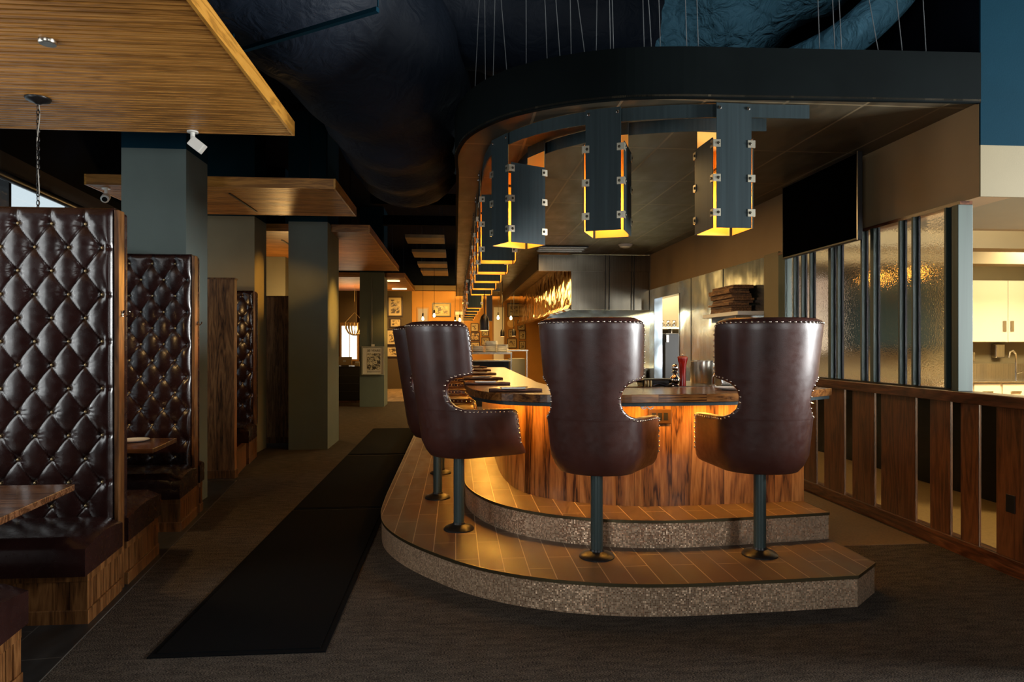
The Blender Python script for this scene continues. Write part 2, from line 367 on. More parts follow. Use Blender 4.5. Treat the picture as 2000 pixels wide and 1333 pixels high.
def mk_mosaic():
    m, nt, b = newmat('bronze_mosaic'); L = nt.links.new
    tc = nt.nodes.new('ShaderNodeTexCoord'); P = 0.0102
    sc_ = N(nt, 'ShaderNodeVectorMath', operation='SCALE'); L(tc.outputs['UV'], sc_.inputs[0]); sc_.inputs['Scale'].default_value = 1 / P
    fl = N(nt, 'ShaderNodeVectorMath', operation='FLOOR'); L(sc_.outputs[0], fl.inputs[0])
    fr = N(nt, 'ShaderNodeVectorMath', operation='FRACTION'); L(sc_.outputs[0], fr.inputs[0])
    wn = N(nt, 'ShaderNodeTexWhiteNoise', noise_dimensions='2D'); L(fl.outputs[0], wn.inputs['Vector'])
    sp = nt.nodes.new('ShaderNodeSeparateXYZ'); L(fr.outputs[0], sp.inputs[0])
    pps = []
    for k in (0, 1):
        pp = N(nt, 'ShaderNodeMath', operation='PINGPONG'); L(sp.outputs[k], pp.inputs[0]); pp.inputs[1].default_value = 0.5; pps.append(pp)
    mn = N(nt, 'ShaderNodeMath', operation='MINIMUM'); L(pps[0].outputs[0], mn.inputs[0]); L(pps[1].outputs[0], mn.inputs[1])
    mask = N(nt, 'ShaderNodeMath', operation='GREATER_THAN'); L(mn.outputs[0], mask.inputs[0]); mask.inputs[1].default_value = 0.085
    big = N(nt, 'ShaderNodeTexNoise', Scale=4.0, Detail=2.0); L(tc.outputs['UV'], big.inputs['Vector'])
    ad = N(nt, 'ShaderNodeMath', operation='MULTIPLY_ADD'); L(big.outputs[0], ad.inputs[0]); ad.inputs[1].default_value = 0.5; L(wn.outputs['Value'], ad.inputs[2])
    col = ramp(nt, ad.outputs[0], [(0.35, (0.34, 0.19, 0.11)), (0.75, (0.54, 0.34, 0.205)), (1.05, (0.80, 0.54, 0.35))])
    mx = N(nt, 'ShaderNodeMix', data_type='RGBA'); L(mask.outputs[0], mx.inputs[0]); mx.inputs[6].default_value = (0.34, 0.25, 0.17, 1); L(col, mx.inputs[7])
    L(mx.outputs[2], b.inputs['Base Color'])
    mt = N(nt, 'ShaderNodeMath', operation='MULTIPLY'); L(mask.outputs[0], mt.inputs[0]); mt.inputs[1].default_value = 0.8; L(mt.outputs[0], b.inputs['Metallic'])
    b.inputs['Roughness'].default_value = 0.36
    nm = nt.nodes.new('ShaderNodeNormalMap'); nm.uv_map = 'UVMap'; nm.inputs['Strength'].default_value = 1.0
    mc = N(nt, 'ShaderNodeMix', data_type='RGBA'); mc.inputs[0].default_value = 0.11; mc.inputs[6].default_value = (0.5, 0.5, 1, 1); L(wn.outputs['Color'], mc.inputs[7])
    L(mc.outputs[2], nm.inputs['Color']); L(nm.outputs[0], b.inputs['Normal'])
    return m
M['mosaic'] = mk_mosaic()
def mk_glass(name, rough, bstr, color=(1, 1, 1), scale=55, ior=1.3):
    m, nt, b = newmat(name); L = nt.links.new
    b.inputs['Base Color'].default_value = (*color, 1); b.inputs['Transmission Weight'].default_value = 1.0
    b.inputs['Roughness'].default_value = rough; b.inputs['IOR'].default_value = ior
    if bstr:
        v = N(nt, 'ShaderNodeTexNoise', Scale=scale, Detail=2.0); L(coords(nt), v.inputs['Vector']); bump(nt, b, v.outputs[0], bstr, 0.012)
    return m
M['rainglass'] = mk_glass('rain_glass', 0.03, 0.09)
M['smoke'] = mk_glass('smoked_glass', 0.02, 0.0, (0.42, 0.36, 0.26), ior=1.12)
def mk_clear():
    m, nt, b = newmat('window_glass'); out = nt.nodes['Material Output']
    t = nt.nodes.new('ShaderNodeBsdfTransparent'); g = nt.nodes.new('ShaderNodeBsdfGlossy'); g.inputs['Roughness'].default_value = 0.03
    mx = nt.nodes.new('ShaderNodeMixShader'); mx.inputs[0].default_value = 0.08
    nt.links.new(t.outputs[0], mx.inputs[1]); nt.links.new(g.outputs[0], mx.inputs[2]); nt.links.new(mx.outputs[0], out.inputs[0]); return m
M['clear'] = mk_clear()
def mk_art(name, seed, dark, light, sc_=5.0):
    m, nt, b = newmat(name); L = nt.links.new
    mp = coords(nt, (sc_, sc_, sc_)); n = N(nt, 'ShaderNodeTexNoise', Scale=1.0 + seed * 0.2, Detail=6.0, Distortion=1.2)
    ad = N(nt, 'ShaderNodeVectorMath', operation='ADD'); L(mp, ad.inputs[0]); ad.inputs[1].default_value = (seed * 3.7, 0, seed * 1.9); L(ad.outputs[0], n.inputs['Vector'])
    L(ramp(nt, n.outputs[0], [(0.42, dark), (0.50, [(a + c) / 2 for a, c in zip(dark, light)]), (0.58, light)]), b.inputs['Base Color'])
    b.inputs['Roughness'].default_value = 0.35; return m
LED = emit('amber_led', (1.0, 0.47, 0.065), 90.0)
BULB = emit('amber_bulb', (1.0, 0.55, 0.16), 25.0)
EDISON = emit('edison_filament_bulb', (1.0, 0.62, 0.22), 30.0)
WINDOWLIT = emit('bright_daylit_street', (0.95, 0.97, 0.85), 1.6)
DOWN = emit('downlight_lens', (1.0, 0.9, 0.7), 12.0)

# ------------------------------------------------------------------ room shell
def wl(y): return -4.35 - 0.0975 * (y - 4)           # window wall line
CZ = 5.2
struct('floor', MB().box(-8, 12, -3.6, 26, -0.1, 0), M['carpet'], 'dark woven brown-grey carpet')
def bx(y): return -2.108 - 0.126 * (y - 4.115)         # line on which the booths end
struct('floor_slate', MB().prism([(bx(1.5) + 0.05, 1.5), (bx(8.3) + 0.06, 8.3), (-5.2, 8.3), (-5.2, 1.5)], 0, 0.006), M['slate'], 'dark slate tile under the booths')
struct('floor_passage', MB().box(2.72, 3.80, 5.20, 13.2, 0, 0.005), M['tancarpet'], 'tan flooring in the passage behind the bar end')
struct('floor_kitchen', MB().box(3.92, 11.8, 4.0, 12.5, 0, 0.005), M['kitfloor'], 'amber kitchen flooring')
struct('floor_lobby', MB().box(-7, 3.8, 19.6, 25.6, 0, 0.006), M['clay'], 'clay tile floor at the far end')
struct('ceiling', MB().box(-8, 12, -3.6, 26, CZ, CZ + 0.1), M['navy'], 'near-black navy ceiling slab')
struct('wall_back', MB().box(-6.5, 3.86, 25.6, 25.8, 0, 3.62, 0).box(-6.5, 3.86, 25.6, 25.8, 3.62, CZ, 1), [M['ochre'], M['navy']], 'amber ochre wall at the far end')
struct('trim_1', MB().box(-6.5, 3.86, 25.2, 25.6, 3.62, 3.80), M['ochredark'], 'dark picture rail beam of the far wall')
struct('wall_front', MB().box(-8, 12, -3.7, -3.5, 0, CZ), M['navy'])
fm = MB()
for x0 in (-2.6, 4.6):
    for x in (x0 - 0.83, x0 + 0.83): fm.box(x - 0.03, x + 0.03, -3.5, -3.4, 0.27, 3.13)
    for z in (0.27, 3.13): fm.box(x0 - 0.86, x0 + 0.86, -3.5, -3.4, z - 0.03, z + 0.03)
struct("window_4", fm, M["black"])
struct('wall_right', MB().box(9, 9.2, -3.5, 4.75, 0, CZ), M['navy'])
struct('wall_right_return', MB().box(9, 11.8, 4.75, 4.9, 0, CZ), M['tan'])
# left wall: sill wall, head beam and upper wall with the window band between
def slab(y0, y1, z0, z1, th=0.16):
    m = MB(); vs = []
    for z in (z0, z1):
        for y, o in ((y0, 0), (y0, -th), (y1, 0), (y1, -th)): vs.append((wl(y) + o, y, z))
    return m.add(vs, [(0, 1, 3, 2), (4, 6, 7, 5), (0, 2, 6, 4), (1, 5, 7, 3), (0, 4, 5, 1), (2, 3, 7, 6)])
struct('wall_left', slab(-3.6, 26, 3.62, CZ), M['navy'], 'dark wall above the window band')
struct('wall_left_sill', slab(-3.6, 26, 0, 0.9), M['navy'])
struct('wall_left_end', slab(11.6, 26, 0.9, 3.62), M['navy'])
struct('wall_left_near', slab(-3.6, 2.75, 0.9, 3.62), M['navy'])
win = struct('window_1', slab(2.75, 11.6, 3.40, 3.62, 0.12), plain('bronze_frame', (0.05, 0.035, 0.025), 0.45), 'window band with dark bronze frame above the booths')
for y in (2.75, 4.42, 6.1, 7.62, 9.1, 10.6, 11.55):
    struct('mullion', slab(y, y + 0.05, 0.9, 3.40, 0.1), M['black'], None, False, win)
struct('pane', slab(2.75, 11.6, 0.9, 3.4, 0.01), M['clear'], None, False, win)
# window frames standing in front of the daylight of the near walls
fm = MB()
for y in (1.57, 3.63): fm.box(8.9, 9.0, y - 0.03, y + 0.03, 0.68, 3.32)
for z in (0.67, 3.33): fm.box(8.9, 9.0, 1.54, 3.66, z - 0.03, z + 0.03)
struct('window_2', fm, M['black'])
# slanting duct-grey tube blind under the window head
tag(obj('roller_blind_tube', MB().tube([(wl(4.8) + 0.16, 4.8, 3.30), (wl(11.4) + 0.16, 11.4, 3.30)], 0.045, 12), M['black'], None, True), 'dark roller blind tube under the window head at the left', 'blind')

# columns (painted in two tones)
def column(x0, x1, y0, y1, low, label, split=3.5):
    m = MB().box(x0, x1, y0, y1, 0, split, 0).box(x0, x1, y0, y1, split, CZ, 1)
    o = struct('column', m, [low, M['blue']], label); return o
column(-3.20, -2.60, 6.84, 7.41, M['greenpaint'], 'grey-green column with blue top behind the second booth')
column(-2.553, -1.964, 10.70, 11.70, M['greenpaint'], 'grey-green column standing in the aisle beside the mats')
column(-2.485, -1.86, 18.0, 18.9, M['greenpaint'], 'dark green column with a framed poster')
column(-3.62, -2.95, 10.32, 10.95, M['palepaint'], 'pale sage pillar behind the tufted third booth')
column(-4.60, -3.45, 14.2, 14.8, M['palepaint'], 'pale sage pillar far behind')
# wainscot on the pillar of the third booth
# wall above the glazed partition
WX = 3.86
m = MB().box(WX, 4.12, 4.75, 13.3, 2.70, 3.42, 0).box(WX, 4.12, 4.75, 13.3, 3.42, CZ, 1)
struct('wall_partition', m, [M['tan'], M['navy']], 'tan wall above the glass partition')
m = MB().box(WX + 0.001, 9.0, 4.735, 4.75, 3.08, CZ, 1).box(WX + 0.001, 9.0, 4.735, 4.75, 2.70, 3.08, 0).box(4.121, 9.0, 4.75, 4.95, 2.70, CZ, 0)
struct('wall_bulkhead', m, [M['cream'], M['blue']], 'blue over cream wall face at the right edge')
struct('trim_2', MB().box(4.12, 9.0, 4.95, 6.05, 2.70, 2.80), M['cream'], 'cream soffit behind the wall face')
struct('ceiling_kitchen', MB().box(4.12, 11.8, 4.95, 12.6, 3.45, 3.55), M['cream'], 'kitchen ceiling')
for k, y in enumerate((7.2, 8.9, 10.6)):
    struct('beam', MB().box(4.12, 11.8, y, y + 0.35, 2.95, 3.45), M['cream'], 'cream kitchen ceiling beam')
struct('wall_kitchen_back', MB().box(4.9, 11.8, 12.4, 12.55, 0, 3.5), M['cream'], 'cream rear wall of the kitchen')
struct('wall_kitchen_right', MB().box(11.7, 11.8, 4.9, 12.5, 0, 3.5), M['cream'])
# steel-clad kitchen wall behind the bar, with its doorway
m = MB().box(WX - 0.02, WX + 0.14, 8.22, 11.5, 0, 2.70).box(WX - 0.02, WX + 0.14, 12.97, 13.3, 0, 2.70).box(WX - 0.02, WX + 0.14, 11.5, 12.97, 2.5, 2.70)
struct('wall_steel', m, M['wavy'], 'stainless steel panelled kitchen wall')
sm = MB()
for y in (9.55, 10.89, 11.46, 12.97): sm.box(WX - 0.026, WX - 0.018, y - 0.004, y + 0.004, 0, 2.5 if y > 11.4 else 2.7)
struct('trim_3', sm, M['black'], 'dark seams between the steel panels')
struct('trim_4', MB().box(WX - 0.03, WX + 0.14, 7.84, 8.22, 0, 2.72), M['cream'], 'pale wall end beside the partition')
struct('wall_pantry', MB().box(4.9, 5.0, 12.56, 14.3, 0, 3.4).box(4.0, 5.0, 14.3, 14.4, 0, 3.4), M['cream'], 'pale pantry wall seen through the doorway')
struct('ceiling_pantry', MB().box(4.0, 5.0, 12.56, 14.4, 3.3, 3.4), M['cream'])
# steel end wall, long hood and dropped soffit over the cooking line
struct('wall_cookline', MB().box(3.84, 3.9, 13.3, 25.6, 0, 3.4), M['sstl'], 'steel wall behind the cooking line')

struct('wall_cookline_end', MB().box(2.32, 3.84, 17.2, 17.3, 1.1, 3.38), M['wavy'], 'steel wall lit below the long hood')
# ------------------------------------------------------------------ bar canopy with its lamps
can_o = smooth_path([(0.005, 25), (0.005, 7.2), (0.012, 6.25), (0.095, 5.849), (0.247, 5.530), (0.39, 5.335), (0.590, 5.160), (0.900, 4.980), (1.17, 4.880), (1.55, 4.815), (2.082, 4.79), (3.0, 4.755), (3.86, 4.73)])
poly = can_o + [(3.86, 25)]
m = MB().prism(poly, 3.40, 3.415, 0)
cano = struct('ceiling_canopy', m, M['ceiltile'], 'brown tiled underside of the black canopy over the bar')
m = MB().strip(can_o, 3.39, 3.76, 0, True)
inner = [(x + 0.03, y + 0.03) for x, y in can_o]
m.strip(inner, 3.41, 3.76, 0)
for (a, b_, c_, d_) in zip(can_o[:-1], can_o[1:], inner[1:], inner[:-1]):
    m.add([(*a, 3.76), (*b_, 3.76), (*c_, 3.76), (*d_, 3.76)], [(0, 1, 2, 3)]); m.add([(*a, 3.39), (*b_, 3.39), (*c_, 3.39), (*d_, 3.39)], [(3, 2, 1, 0)])
struct('trim_5', m, M['canopy'], 'black curved fascia of the canopy', True)
# light rail: two curved steel bands
band_o = smooth_path([(0.235, 24.8), (0.235, 6.9), (0.245, 6.35), (0.29, 6.02), (0.475, 5.62), (0.70, 5.345), (0.985, 5.14), (1.25, 5.04), (1.541, 4.955), (1.917, 4.895), (2.631, 4.86)])
band_i = smooth_path([(0.62, 24.8), (0.62, 7.1), (0.65, 6.55), (0.74, 6.17), (0.90, 5.88), (1.10, 5.66), (1.35, 5.46), (1.6, 5.36), (1.917, 5.285), (2.45, 5.24)])
def inset(path, d_):
    out = []
    for i, p in enumerate(path):
        q = path[max(i - 1, 0)]; n_ = path[min(i + 1, len(path) - 1)]; d = Vector((n_[0] - q[0], n_[1] - q[1])).normalized(); out.append((p[0] - d.y * d_, p[1] + d.x * d_))
    return out
rail = thing('light_rail', 'pair of curved dark steel bands under the canopy carrying the plate lamps', 'light rail', (1.5, 5.1, 3.30))
def band(path, name, th):
    m = MB()
    off = []
    for i, p in enumerate(path):
        a = path[max(i - 1, 0)]; b = path[min(i + 1, len(path) - 1)]; d = Vector((b[0] - a[0], b[1] - a[1])).normalized(); off.append((p[0] - d.y * th, p[1] + d.x * th))
    m.strip(path, 3.295, 3.395, 0, True); m.strip(off, 3.295, 3.395)
    for i in range(len(path) - 1):
        m.add([(*path[i], 3.295), (*path[i + 1], 3.295), (*off[i + 1], 3.295), (*off[i], 3.295)], [(3, 2, 1, 0)])
        m.add([(*path[i], 3.395), (*path[i + 1], 3.395), (*off[i + 1], 3.395), (*off[i], 3.395)], [(0, 1, 2, 3)])
    for p in (0, -1):
        m.add([(*path[p], 3.295), (*off[p], 3.295), (*off[p], 3.395), (*path[p], 3.395)], [(0, 1, 2, 3)])
    o = obj(name, m, M['plate_steel'], rail, True); o.matrix_parent_inverse = Matrix.Translation((-1.5, -5.1, -3.30)); return o
band(inset(band_o, 0.035), 'outer_band', 0.012); band(inset(band_i, -0.03), 'inner_band', 0.012)
def make_lamp(label, loc, rz, group):
    """local: front plate faces -y; origin at the lamp's bottom centre, 0.27 wide, 0.38 deep"""
    t = thing('plate_pendant_lamp', label, 'pendant lamp', loc, rz, group)
    W, D, T = 0.135, 0.185, 0.006
    for nm, y, s, x0, x1, zt in (('front_plate', -D, -1, -W, W, 0.922), ('rear_plate', D, 1, -W, W, 0.922)):
        o = obj(nm, MB().box(x0, x1, min(y, y + s * T), max(y, y + s * T), 0, zt), M['plate_steel'], t)
        obj('lining', MB().box(x0 + .002, x1 - .002, min(y, y - s * 0.003), max(y, y - s * 0.003), 0.003, zt - 0.10), M['gold'], o)
    for x, s in ((-W - 0.018, -1), (W + 0.018, 1)):
        o = obj('side_plate', MB().box(min(x, x + s * T), max(x, x + s * T), -D + 0.015, D - 0.015, 0, 0.67), M['plate_steel'], t)
        obj('lining', MB().box(min(x, x - s * 0.003), max(x, x - s * 0.003), -D + 0.017, D - 0.017, 0.003, 0.668), M['gold'], o)
    for sx in (-1, 1):
        for sy in (-1, 1):
            for z in (0.085, 0.34, 0.595):
                b = MB(); xo = sx * (W + 0.018 + T); yo = sy * (D + T)
                b.box(min(sx * (W - 0.03), xo + sx * .004), max(sx * (W - 0.03), xo + sx * .004), min(yo, yo + sy * 0.005), max(yo, yo + sy * 0.005), z, z + 0.055)
                b.box(min(xo, xo + sx * 0.005), max(xo, xo + sx * 0.005), min(sy * (D - 0.045), yo), max(sy * (D - 0.045), yo), z, z + 0.055)
                o = obj('corner_bracket', b, M['bracket'], t)
                sb = MB().lathe([(0.011, 0), (0.011, 0.004), (0.006, 0.008)], (0, 0, 0), 10, 0, Matrix.Translation((sx * (W - 0.012), yo + sy * 0.005, z + 0.0275)) @ Matrix.Rotation(sy * -PI / 2, 4, 'X'))
                obj('screw', sb, M['screw'], o, True); sb = MB(); sb.lathe([(0.011, 0), (0.011, 0.004), (0.006, 0.008)], (0, 0, 0), 10, 0, Matrix.Translation((xo + sx * 0.005, sy * (D - 0.025), z + 0.0275)) @ Matrix.Rotation(sx * PI / 2, 4, 'Y'))
                obj('screw', sb, M['screw'], o, True)
    for sx in (-1, 1):
        for sy in (-1, 1):
            obj('fixing_bolt', MB().lathe([(0.013, 0), (0.013, 0.006), (0.006, 0.012)], (0, 0, 0), 10, 0, Matrix.Translation((sx * (W - 0.025), sy * (D + T), 0.885)) @ Matrix.Rotation(sy * -PI / 2, 4, 'X')), M['chrome'], t, True)
    st = obj('lamp_holder', MB().box(-0.012, 0.012, -D + 0.004, D - 0.004, 0.50, 0.52).lathe([(0.018, 0.36), (0.018, 0.50)], (0, 0, 0), 12), M['black'], t)
    obj('bulb', MB().lathe([(0.012, 0.10), (0.030, 0.13), (0.036, 0.18), (0.030, 0.26), (0.016, 0.36)], (0, 0, 0), 12), BULB, t, True)
    return t
GL = 'steel plate lamps around the bar canopy'
lamps = [((1.185, 5.26, 2.47), -23, 'steel plate lamp with lit seams, third from the left, hanging alone before the stool backs'),
         ((2.045, 5.085, 2.47), 2, 'rightmost steel plate lamp, nearest the wall-hung screen'),
         ((0.545, 5.93, 2.47), -63, 'steel plate lamp turned corner-on at the bend of the canopy')]
L0 = make_lamp(lamps[0][2], lamps[0][0], math.radians(lamps[0][1]), GL)
for loc, a, lab in lamps[1:]: dup(L0, loc, math.radians(a), lab)
ordn = ['nearest', 'second nearest', 'third nearest', 'fourth nearest', 'fifth nearest', 'sixth nearest', 'seventh nearest', 'eighth nearest', 'ninth nearest', 'tenth nearest', 'farthest']
rows = [7.13, 8.23, 9.39, 10.57, 11.75, 16.05, 17.5, 19.2, 20.9, 22.6, 24.3]
for k, y in enumerate(rows):
    dup(L0, (0.435, y, 2.47), -PI / 2, 'steel plate lamp in the straight row along the bar side, %s of that row' % ordn[k])
bpy.data.objects  # lamps done
# suspension cables
cab = [(0.15, 5.765), (0.234, 5.615), (0.291, 5.521), (0.396, 5.387), (0.534, 5.25), (0.681, 5.118), (0.771, 5.06), (0.846, 5.009), (0.94, 4.962), (1.018, 4.93), (1.118, 4.90), (1.141, 4.90), (1.358, 4.86), (1.41, 4.85), (1.473, 4.84), (1.663, 4.82), (1.747, 4.815), (2.65, 4.785), (2.764, 4.78), (2.815, 4.778), (3.096, 4.77), (3.277, 4.765), (3.457, 4.76)]
lean = [.05, 0, .03, -.06, .01, -.02, -.05, 0, -.10, .03, 0, -.005, 0, -.03, -.005, 0, 0, .01, 0, -.004, -.12, -.05, 0]
num = ['first', 'second', 'third', 'fourth', 'fifth', 'sixth', 'seventh', 'eighth', 'ninth', 'tenth', 'eleventh', 'twelfth', 'thirteenth', 'fourteenth', 'fifteenth', 'sixteenth', 'seventeenth', 'eighteenth', 'nineteenth', 'twentieth', 'twenty-first', 'twenty-second', 'twenty-third']
for k, (x, y) in enumerate(cab):
    tag(obj('suspension_cable', MB().tube([(x + 0.012, y + 0.02, 3.745), (x + lean[k] * 1.6, y + 0.12, CZ)], 0.003, 6), M['cable']),
        'thin steel cable holding up the black canopy, %s from the left' % num[k], 'cable', 'canopy suspension cables')
# detector and slot under the canopy
t = thing('smoke_detector', 'round white smoke detector under the dark bar ceiling', 'smoke detector', (3.02, 11.97, 3.40))
obj('base', MB().lathe([(0.13, -0.012), (0.13, 0.0)], n=24), M['white'], t, True); obj('cover', MB().lathe([(0.06, -0.06), (0.10, -0.045), (0.115, -0.012)], n=24), M['white'], t, True)
t = thing('air_slot', 'black slot air vent in the tiled ceiling before the steel hood', 'vent', (1.95, 12.5, 3.395))
obj('frame', MB().box(-0.45, 0.45, -0.30, 0.30, -0.02, 0), M['black'], t)
obj('blade', MB().box(-0.42, 0.42, -0.28, -0.26, -0.03, -0.02).box(-0.42, 0.42, 0.0, 0.02, -0.03, -0.02).box(-0.42, 0.42, 0.24, 0.26, -0.03, -0.02), M['sstl'], t)

# ------------------------------------------------------------------ stepped platform and bar
S = 0.193
p1 = smooth_path([(-0.645, 13.5), (-0.645, 7.0), (-0.640, 6.3), (-0.616, 5.771), (-0.566, 5.47), (-0.469, 5.195), (-0.312, 4.90), (-0.142, 4.658), (0.033, 4.446), (0.224, 4.278), (0.406, 4.158), (0.671, 4.04), (1.021, 3.955), (1.30, 3.932), (1.6, 3.938), (1.98, 3.955)]) + [(2.449, 3.985), (2.70, 4.207), (2.70, 5.2)]
p2 = smooth_path([(0.09, 13.5), (0.09, 6.5), (0.103, 5.9), (0.168, 5.614), (0.279, 5.327), (0.439, 5.086), (0.696, 4.856), (0.949, 4.732), (1.206, 4.655), (1.47, 4.625), (1.83, 4.646), (2.231, 4.692), (2.70, 4.751)]) + [(2.70, 5.2)]
pb = smooth_path([(0.42, 10.9), (0.42, 6.6), (0.45, 6.10), (0.50, 5.80), (0.603, 5.53), (0.765, 5.34), (0.982, 5.19), (1.306, 5.065), (1.63, 5.037), (1.995, 5.06), (2.706, 5.118)]) + [(2.706, 5.75)]
def step(path, z0, z1, label, name, close):
    t = thing(name, label, 'step', (path[0][0], 6, z0))
    inv = Matrix.Translation((-path[0][0], -6, -z0))
    a = obj('tread', MB().prism(path + close, z1 - 0.02, z1), M['tread'], t); a.matrix_parent_inverse = inv
    r = obj('riser', MB().strip(path, z0, z1 - 0.018), M['mosaic'], t); r.matrix_parent_inverse = inv
    e = MB(); off = []
    for i, p in enumerate(path):
        q = path[max(i - 1, 0)]; n_ = path[min(i + 1, len(path) - 1)]; d = Vector((n_[0] - q[0], n_[1] - q[1])).normalized(); off.append((p[0] + d.y * 0.007, p[1] - d.x * 0.007))
    e.strip(off, z1 - 0.02, z1 + 0.001)
    for i in range(len(path) - 1):
        e.add([(*off[i], z1 + .001), (*off[i + 1], z1 + .001), (*path[i + 1], z1 + .001), (*path[i], z1 + .001)], [(0, 1, 2, 3)])
    g = obj('edge_trim', e, M['edge'], t); g.matrix_parent_inverse = inv
    return t
M['edge'] = plain('bronze_edge_trim', (0.12, 0.095, 0.05), 0.35, 0.9)
step(p1, 0, S, 'wide lower tiled step with bronze mosaic riser around the bar', 'bar_step', [(2.70, 13.5)])
step(p2, S, 2 * S, 'narrow upper tiled foot step with mosaic riser against the bar front', 'bar_step', [(2.70, 13.5)])
bar = thing('bar', 'curved walnut bar front with upright planks', 'bar', (1.6, 5.5, 2 * S)); inv = Matrix.Translation((-1.6, -5.5, -2 * S))
o = obj('front_panel', MB().strip(pb, 2 * S, 1.20), M['walnut'], bar); o.matrix_parent_inverse = inv
back = smooth_path([(0.72, 10.9), (0.72, 6.8), (0.76, 6.3), (0.90, 5.92), (1.10, 5.72), (1.40, 5.62), (2.0, 5.66), (2.60, 5.75)])
o = obj('rear_panel', MB().strip(back, 0.0, 1.20, 0, True).strip([(2.706, 5.75), (2.6, 5.75)], 2 * S, 1.2).strip([(0.72, 10.9), (0.42, 10.9)], 2 * S, 1.2), M['sstl'], bar); o.matrix_parent_inverse = inv
led = [(x, y) for x, y in pb[:-1]]
lm = MB()
for i in range(len(led) - 1):
    a, b = Vector(led[i]), Vector(led[i + 1]); d = (b - a).normalized(); n_ = Vector((d.y, -d.x))
    q = [a + n_ * 0.11, b + n_ * 0.11, b + n_ * 0.13, a + n_ * 0.13]
    lm.add([(p.x, p.y, 1.160) for p in q], [(0, 1, 2, 3)]); lm.add([(p.x, p.y, 1.161) for p in q], [(3, 2, 1, 0)])
o = obj('led_strip', lm, LED, bar); o.matrix_parent_inverse = inv; o['label'] = 'glowing amber light strip'
# outlet plate on the bar front
om = MB().box(-0.09, 0.09, -0.012, 0, -0.055, 0.055); op = obj('outlet_plate', om, plain('bronze_outlet', (0.10, 0.045, 0.015), 0.35, 0.6), bar, bevel=0.004)
op.matrix_parent_inverse = inv; op.location = (1.53, 5.034, 1.065); op.rotation_euler = (0, 0, -0.03)
sk = MB()
for x in (-0.045, 0.0, 0.045): sk.box(x - 0.016, x + 0.016, -0.015, -0.012, -0.028, 0.028)
so = obj('socket', sk, M['black'], op)
ct = smooth_path([(0.08, 10.9), (0.082, 6.8), (0.09, 6.2), (0.105, 5.75), (0.175, 5.285), (0.335, 4.98), (0.60, 4.825), (0.90, 4.765), (1.192, 4.745), (1.5, 4.76), (2.05, 4.815), (2.5, 4.97), (3.05, 5.32)])
ci = smooth_path([(2.98, 5.78), (2.537, 5.74), (2.0, 5.60), (1.387, 5.54), (1.06, 5.62), (0.87, 5.85), (0.785, 6.3), (0.778, 7.0), (0.775, 10.9)])
ctr = thing('bar_counter', 'thick walnut bar counter top curving around the stools', 'counter', (1.5, 5.2, 1.19)); inv = Matrix.Translation((-1.5, -5.2, -1.19))
o = obj('top', MB().prism(ct + ci, 1.192, 1.25), M['counter'], ctr, bevel=0.003); o.matrix_parent_inverse = inv
cs = inset(ct, 0.02); cs2 = inset(ct, 0.19)
sp_ = MB().strip(cs, 1.165, 1.192); sp_.strip(cs2, 1.165, 1.192, 0, True)
for i in range(len(cs) - 1): sp_.add([(*cs[i], 1.165), (*cs[i + 1], 1.165), (*cs2[i + 1], 1.165), (*cs2[i], 1.165)], [(3, 2, 1, 0)])
o = obj('support_plate', sp_, M['plate_steel'], ctr); o.matrix_parent_inverse = inv
hk = MB().tube([(1.32 + 0.012 * k, 4.80, 1.16 - 0.018 * abs(math.sin(k * PI / 4))) for k in range(9)], 0.004, 6).box(1.32, 1.345, 4.785, 4.80, 1.155, 1.185)
o = obj('bag_hook', hk, M['white'], ctr, True); o.matrix_parent_inverse = inv
# work counter behind the bar
wk = thing('work_counter', 'stainless work counter inside the bar behind the walnut top', 'counter', (2.0, 6.3, 0))
obj('worktop', MB().box(-1.0, 0.68, -0.36, 0.55, 1.20, 1.235), M['sstl'], wk, bevel=0.004)
obj('cabinet', MB().box(-0.95, 0.64, -0.30, 0.5, 0.05, 1.20), M['sstl'], wk)

# ------------------------------------------------------------------ stools
def shell_R(z): return 0.305 + 0.050 * min(1, max(0, (z - 0.62) / 0.9)) - 0.03 * max(0, (0.70 - z) / 0.09) ** 2
def shell_P(s, z, off=0.0):
    R = shell_R(z); q = R * PI / 2; sg = 1 if s >= 0 else -1; a = abs(s); ry = 0.86
    if a <= q:
        th = a / R; x = R * math.sin(th); y = -R * ry * math.cos(th); nx, ny = math.sin(th) * ry, -math.cos(th); l = math.hypot(nx, ny); nx /= l; ny /= l
    else:
        e = a - q; x = R + 0.10 * e; y = e; nx, ny = 0.995, -0.10
    y -= 0.11 * (z - 0.6)
    return Vector((sg * (x - nx * off), y - ny * off, z))
OUT = [(0.84, 0.62), (0.845, 0.75), (0.845, 0.90), (0.835, 0.925), (0.80, 0.932), (0.55, 0.938), (0.40, 0.945), (0.33, 0.965), (0.285, 1.0), (0.268, 1.04), (0.268, 1.085), (0.285, 1.125), (0.33, 1.160), (0.40, 1.180), (0.49, 1.190), (0.515, 1.20), (0.53, 1.225), (0.535, 1.30), (0.54, 1.43), (0.54, 1.500), (0.528, 1.537), (0.505, 1.557), (0.46, 1.566)]
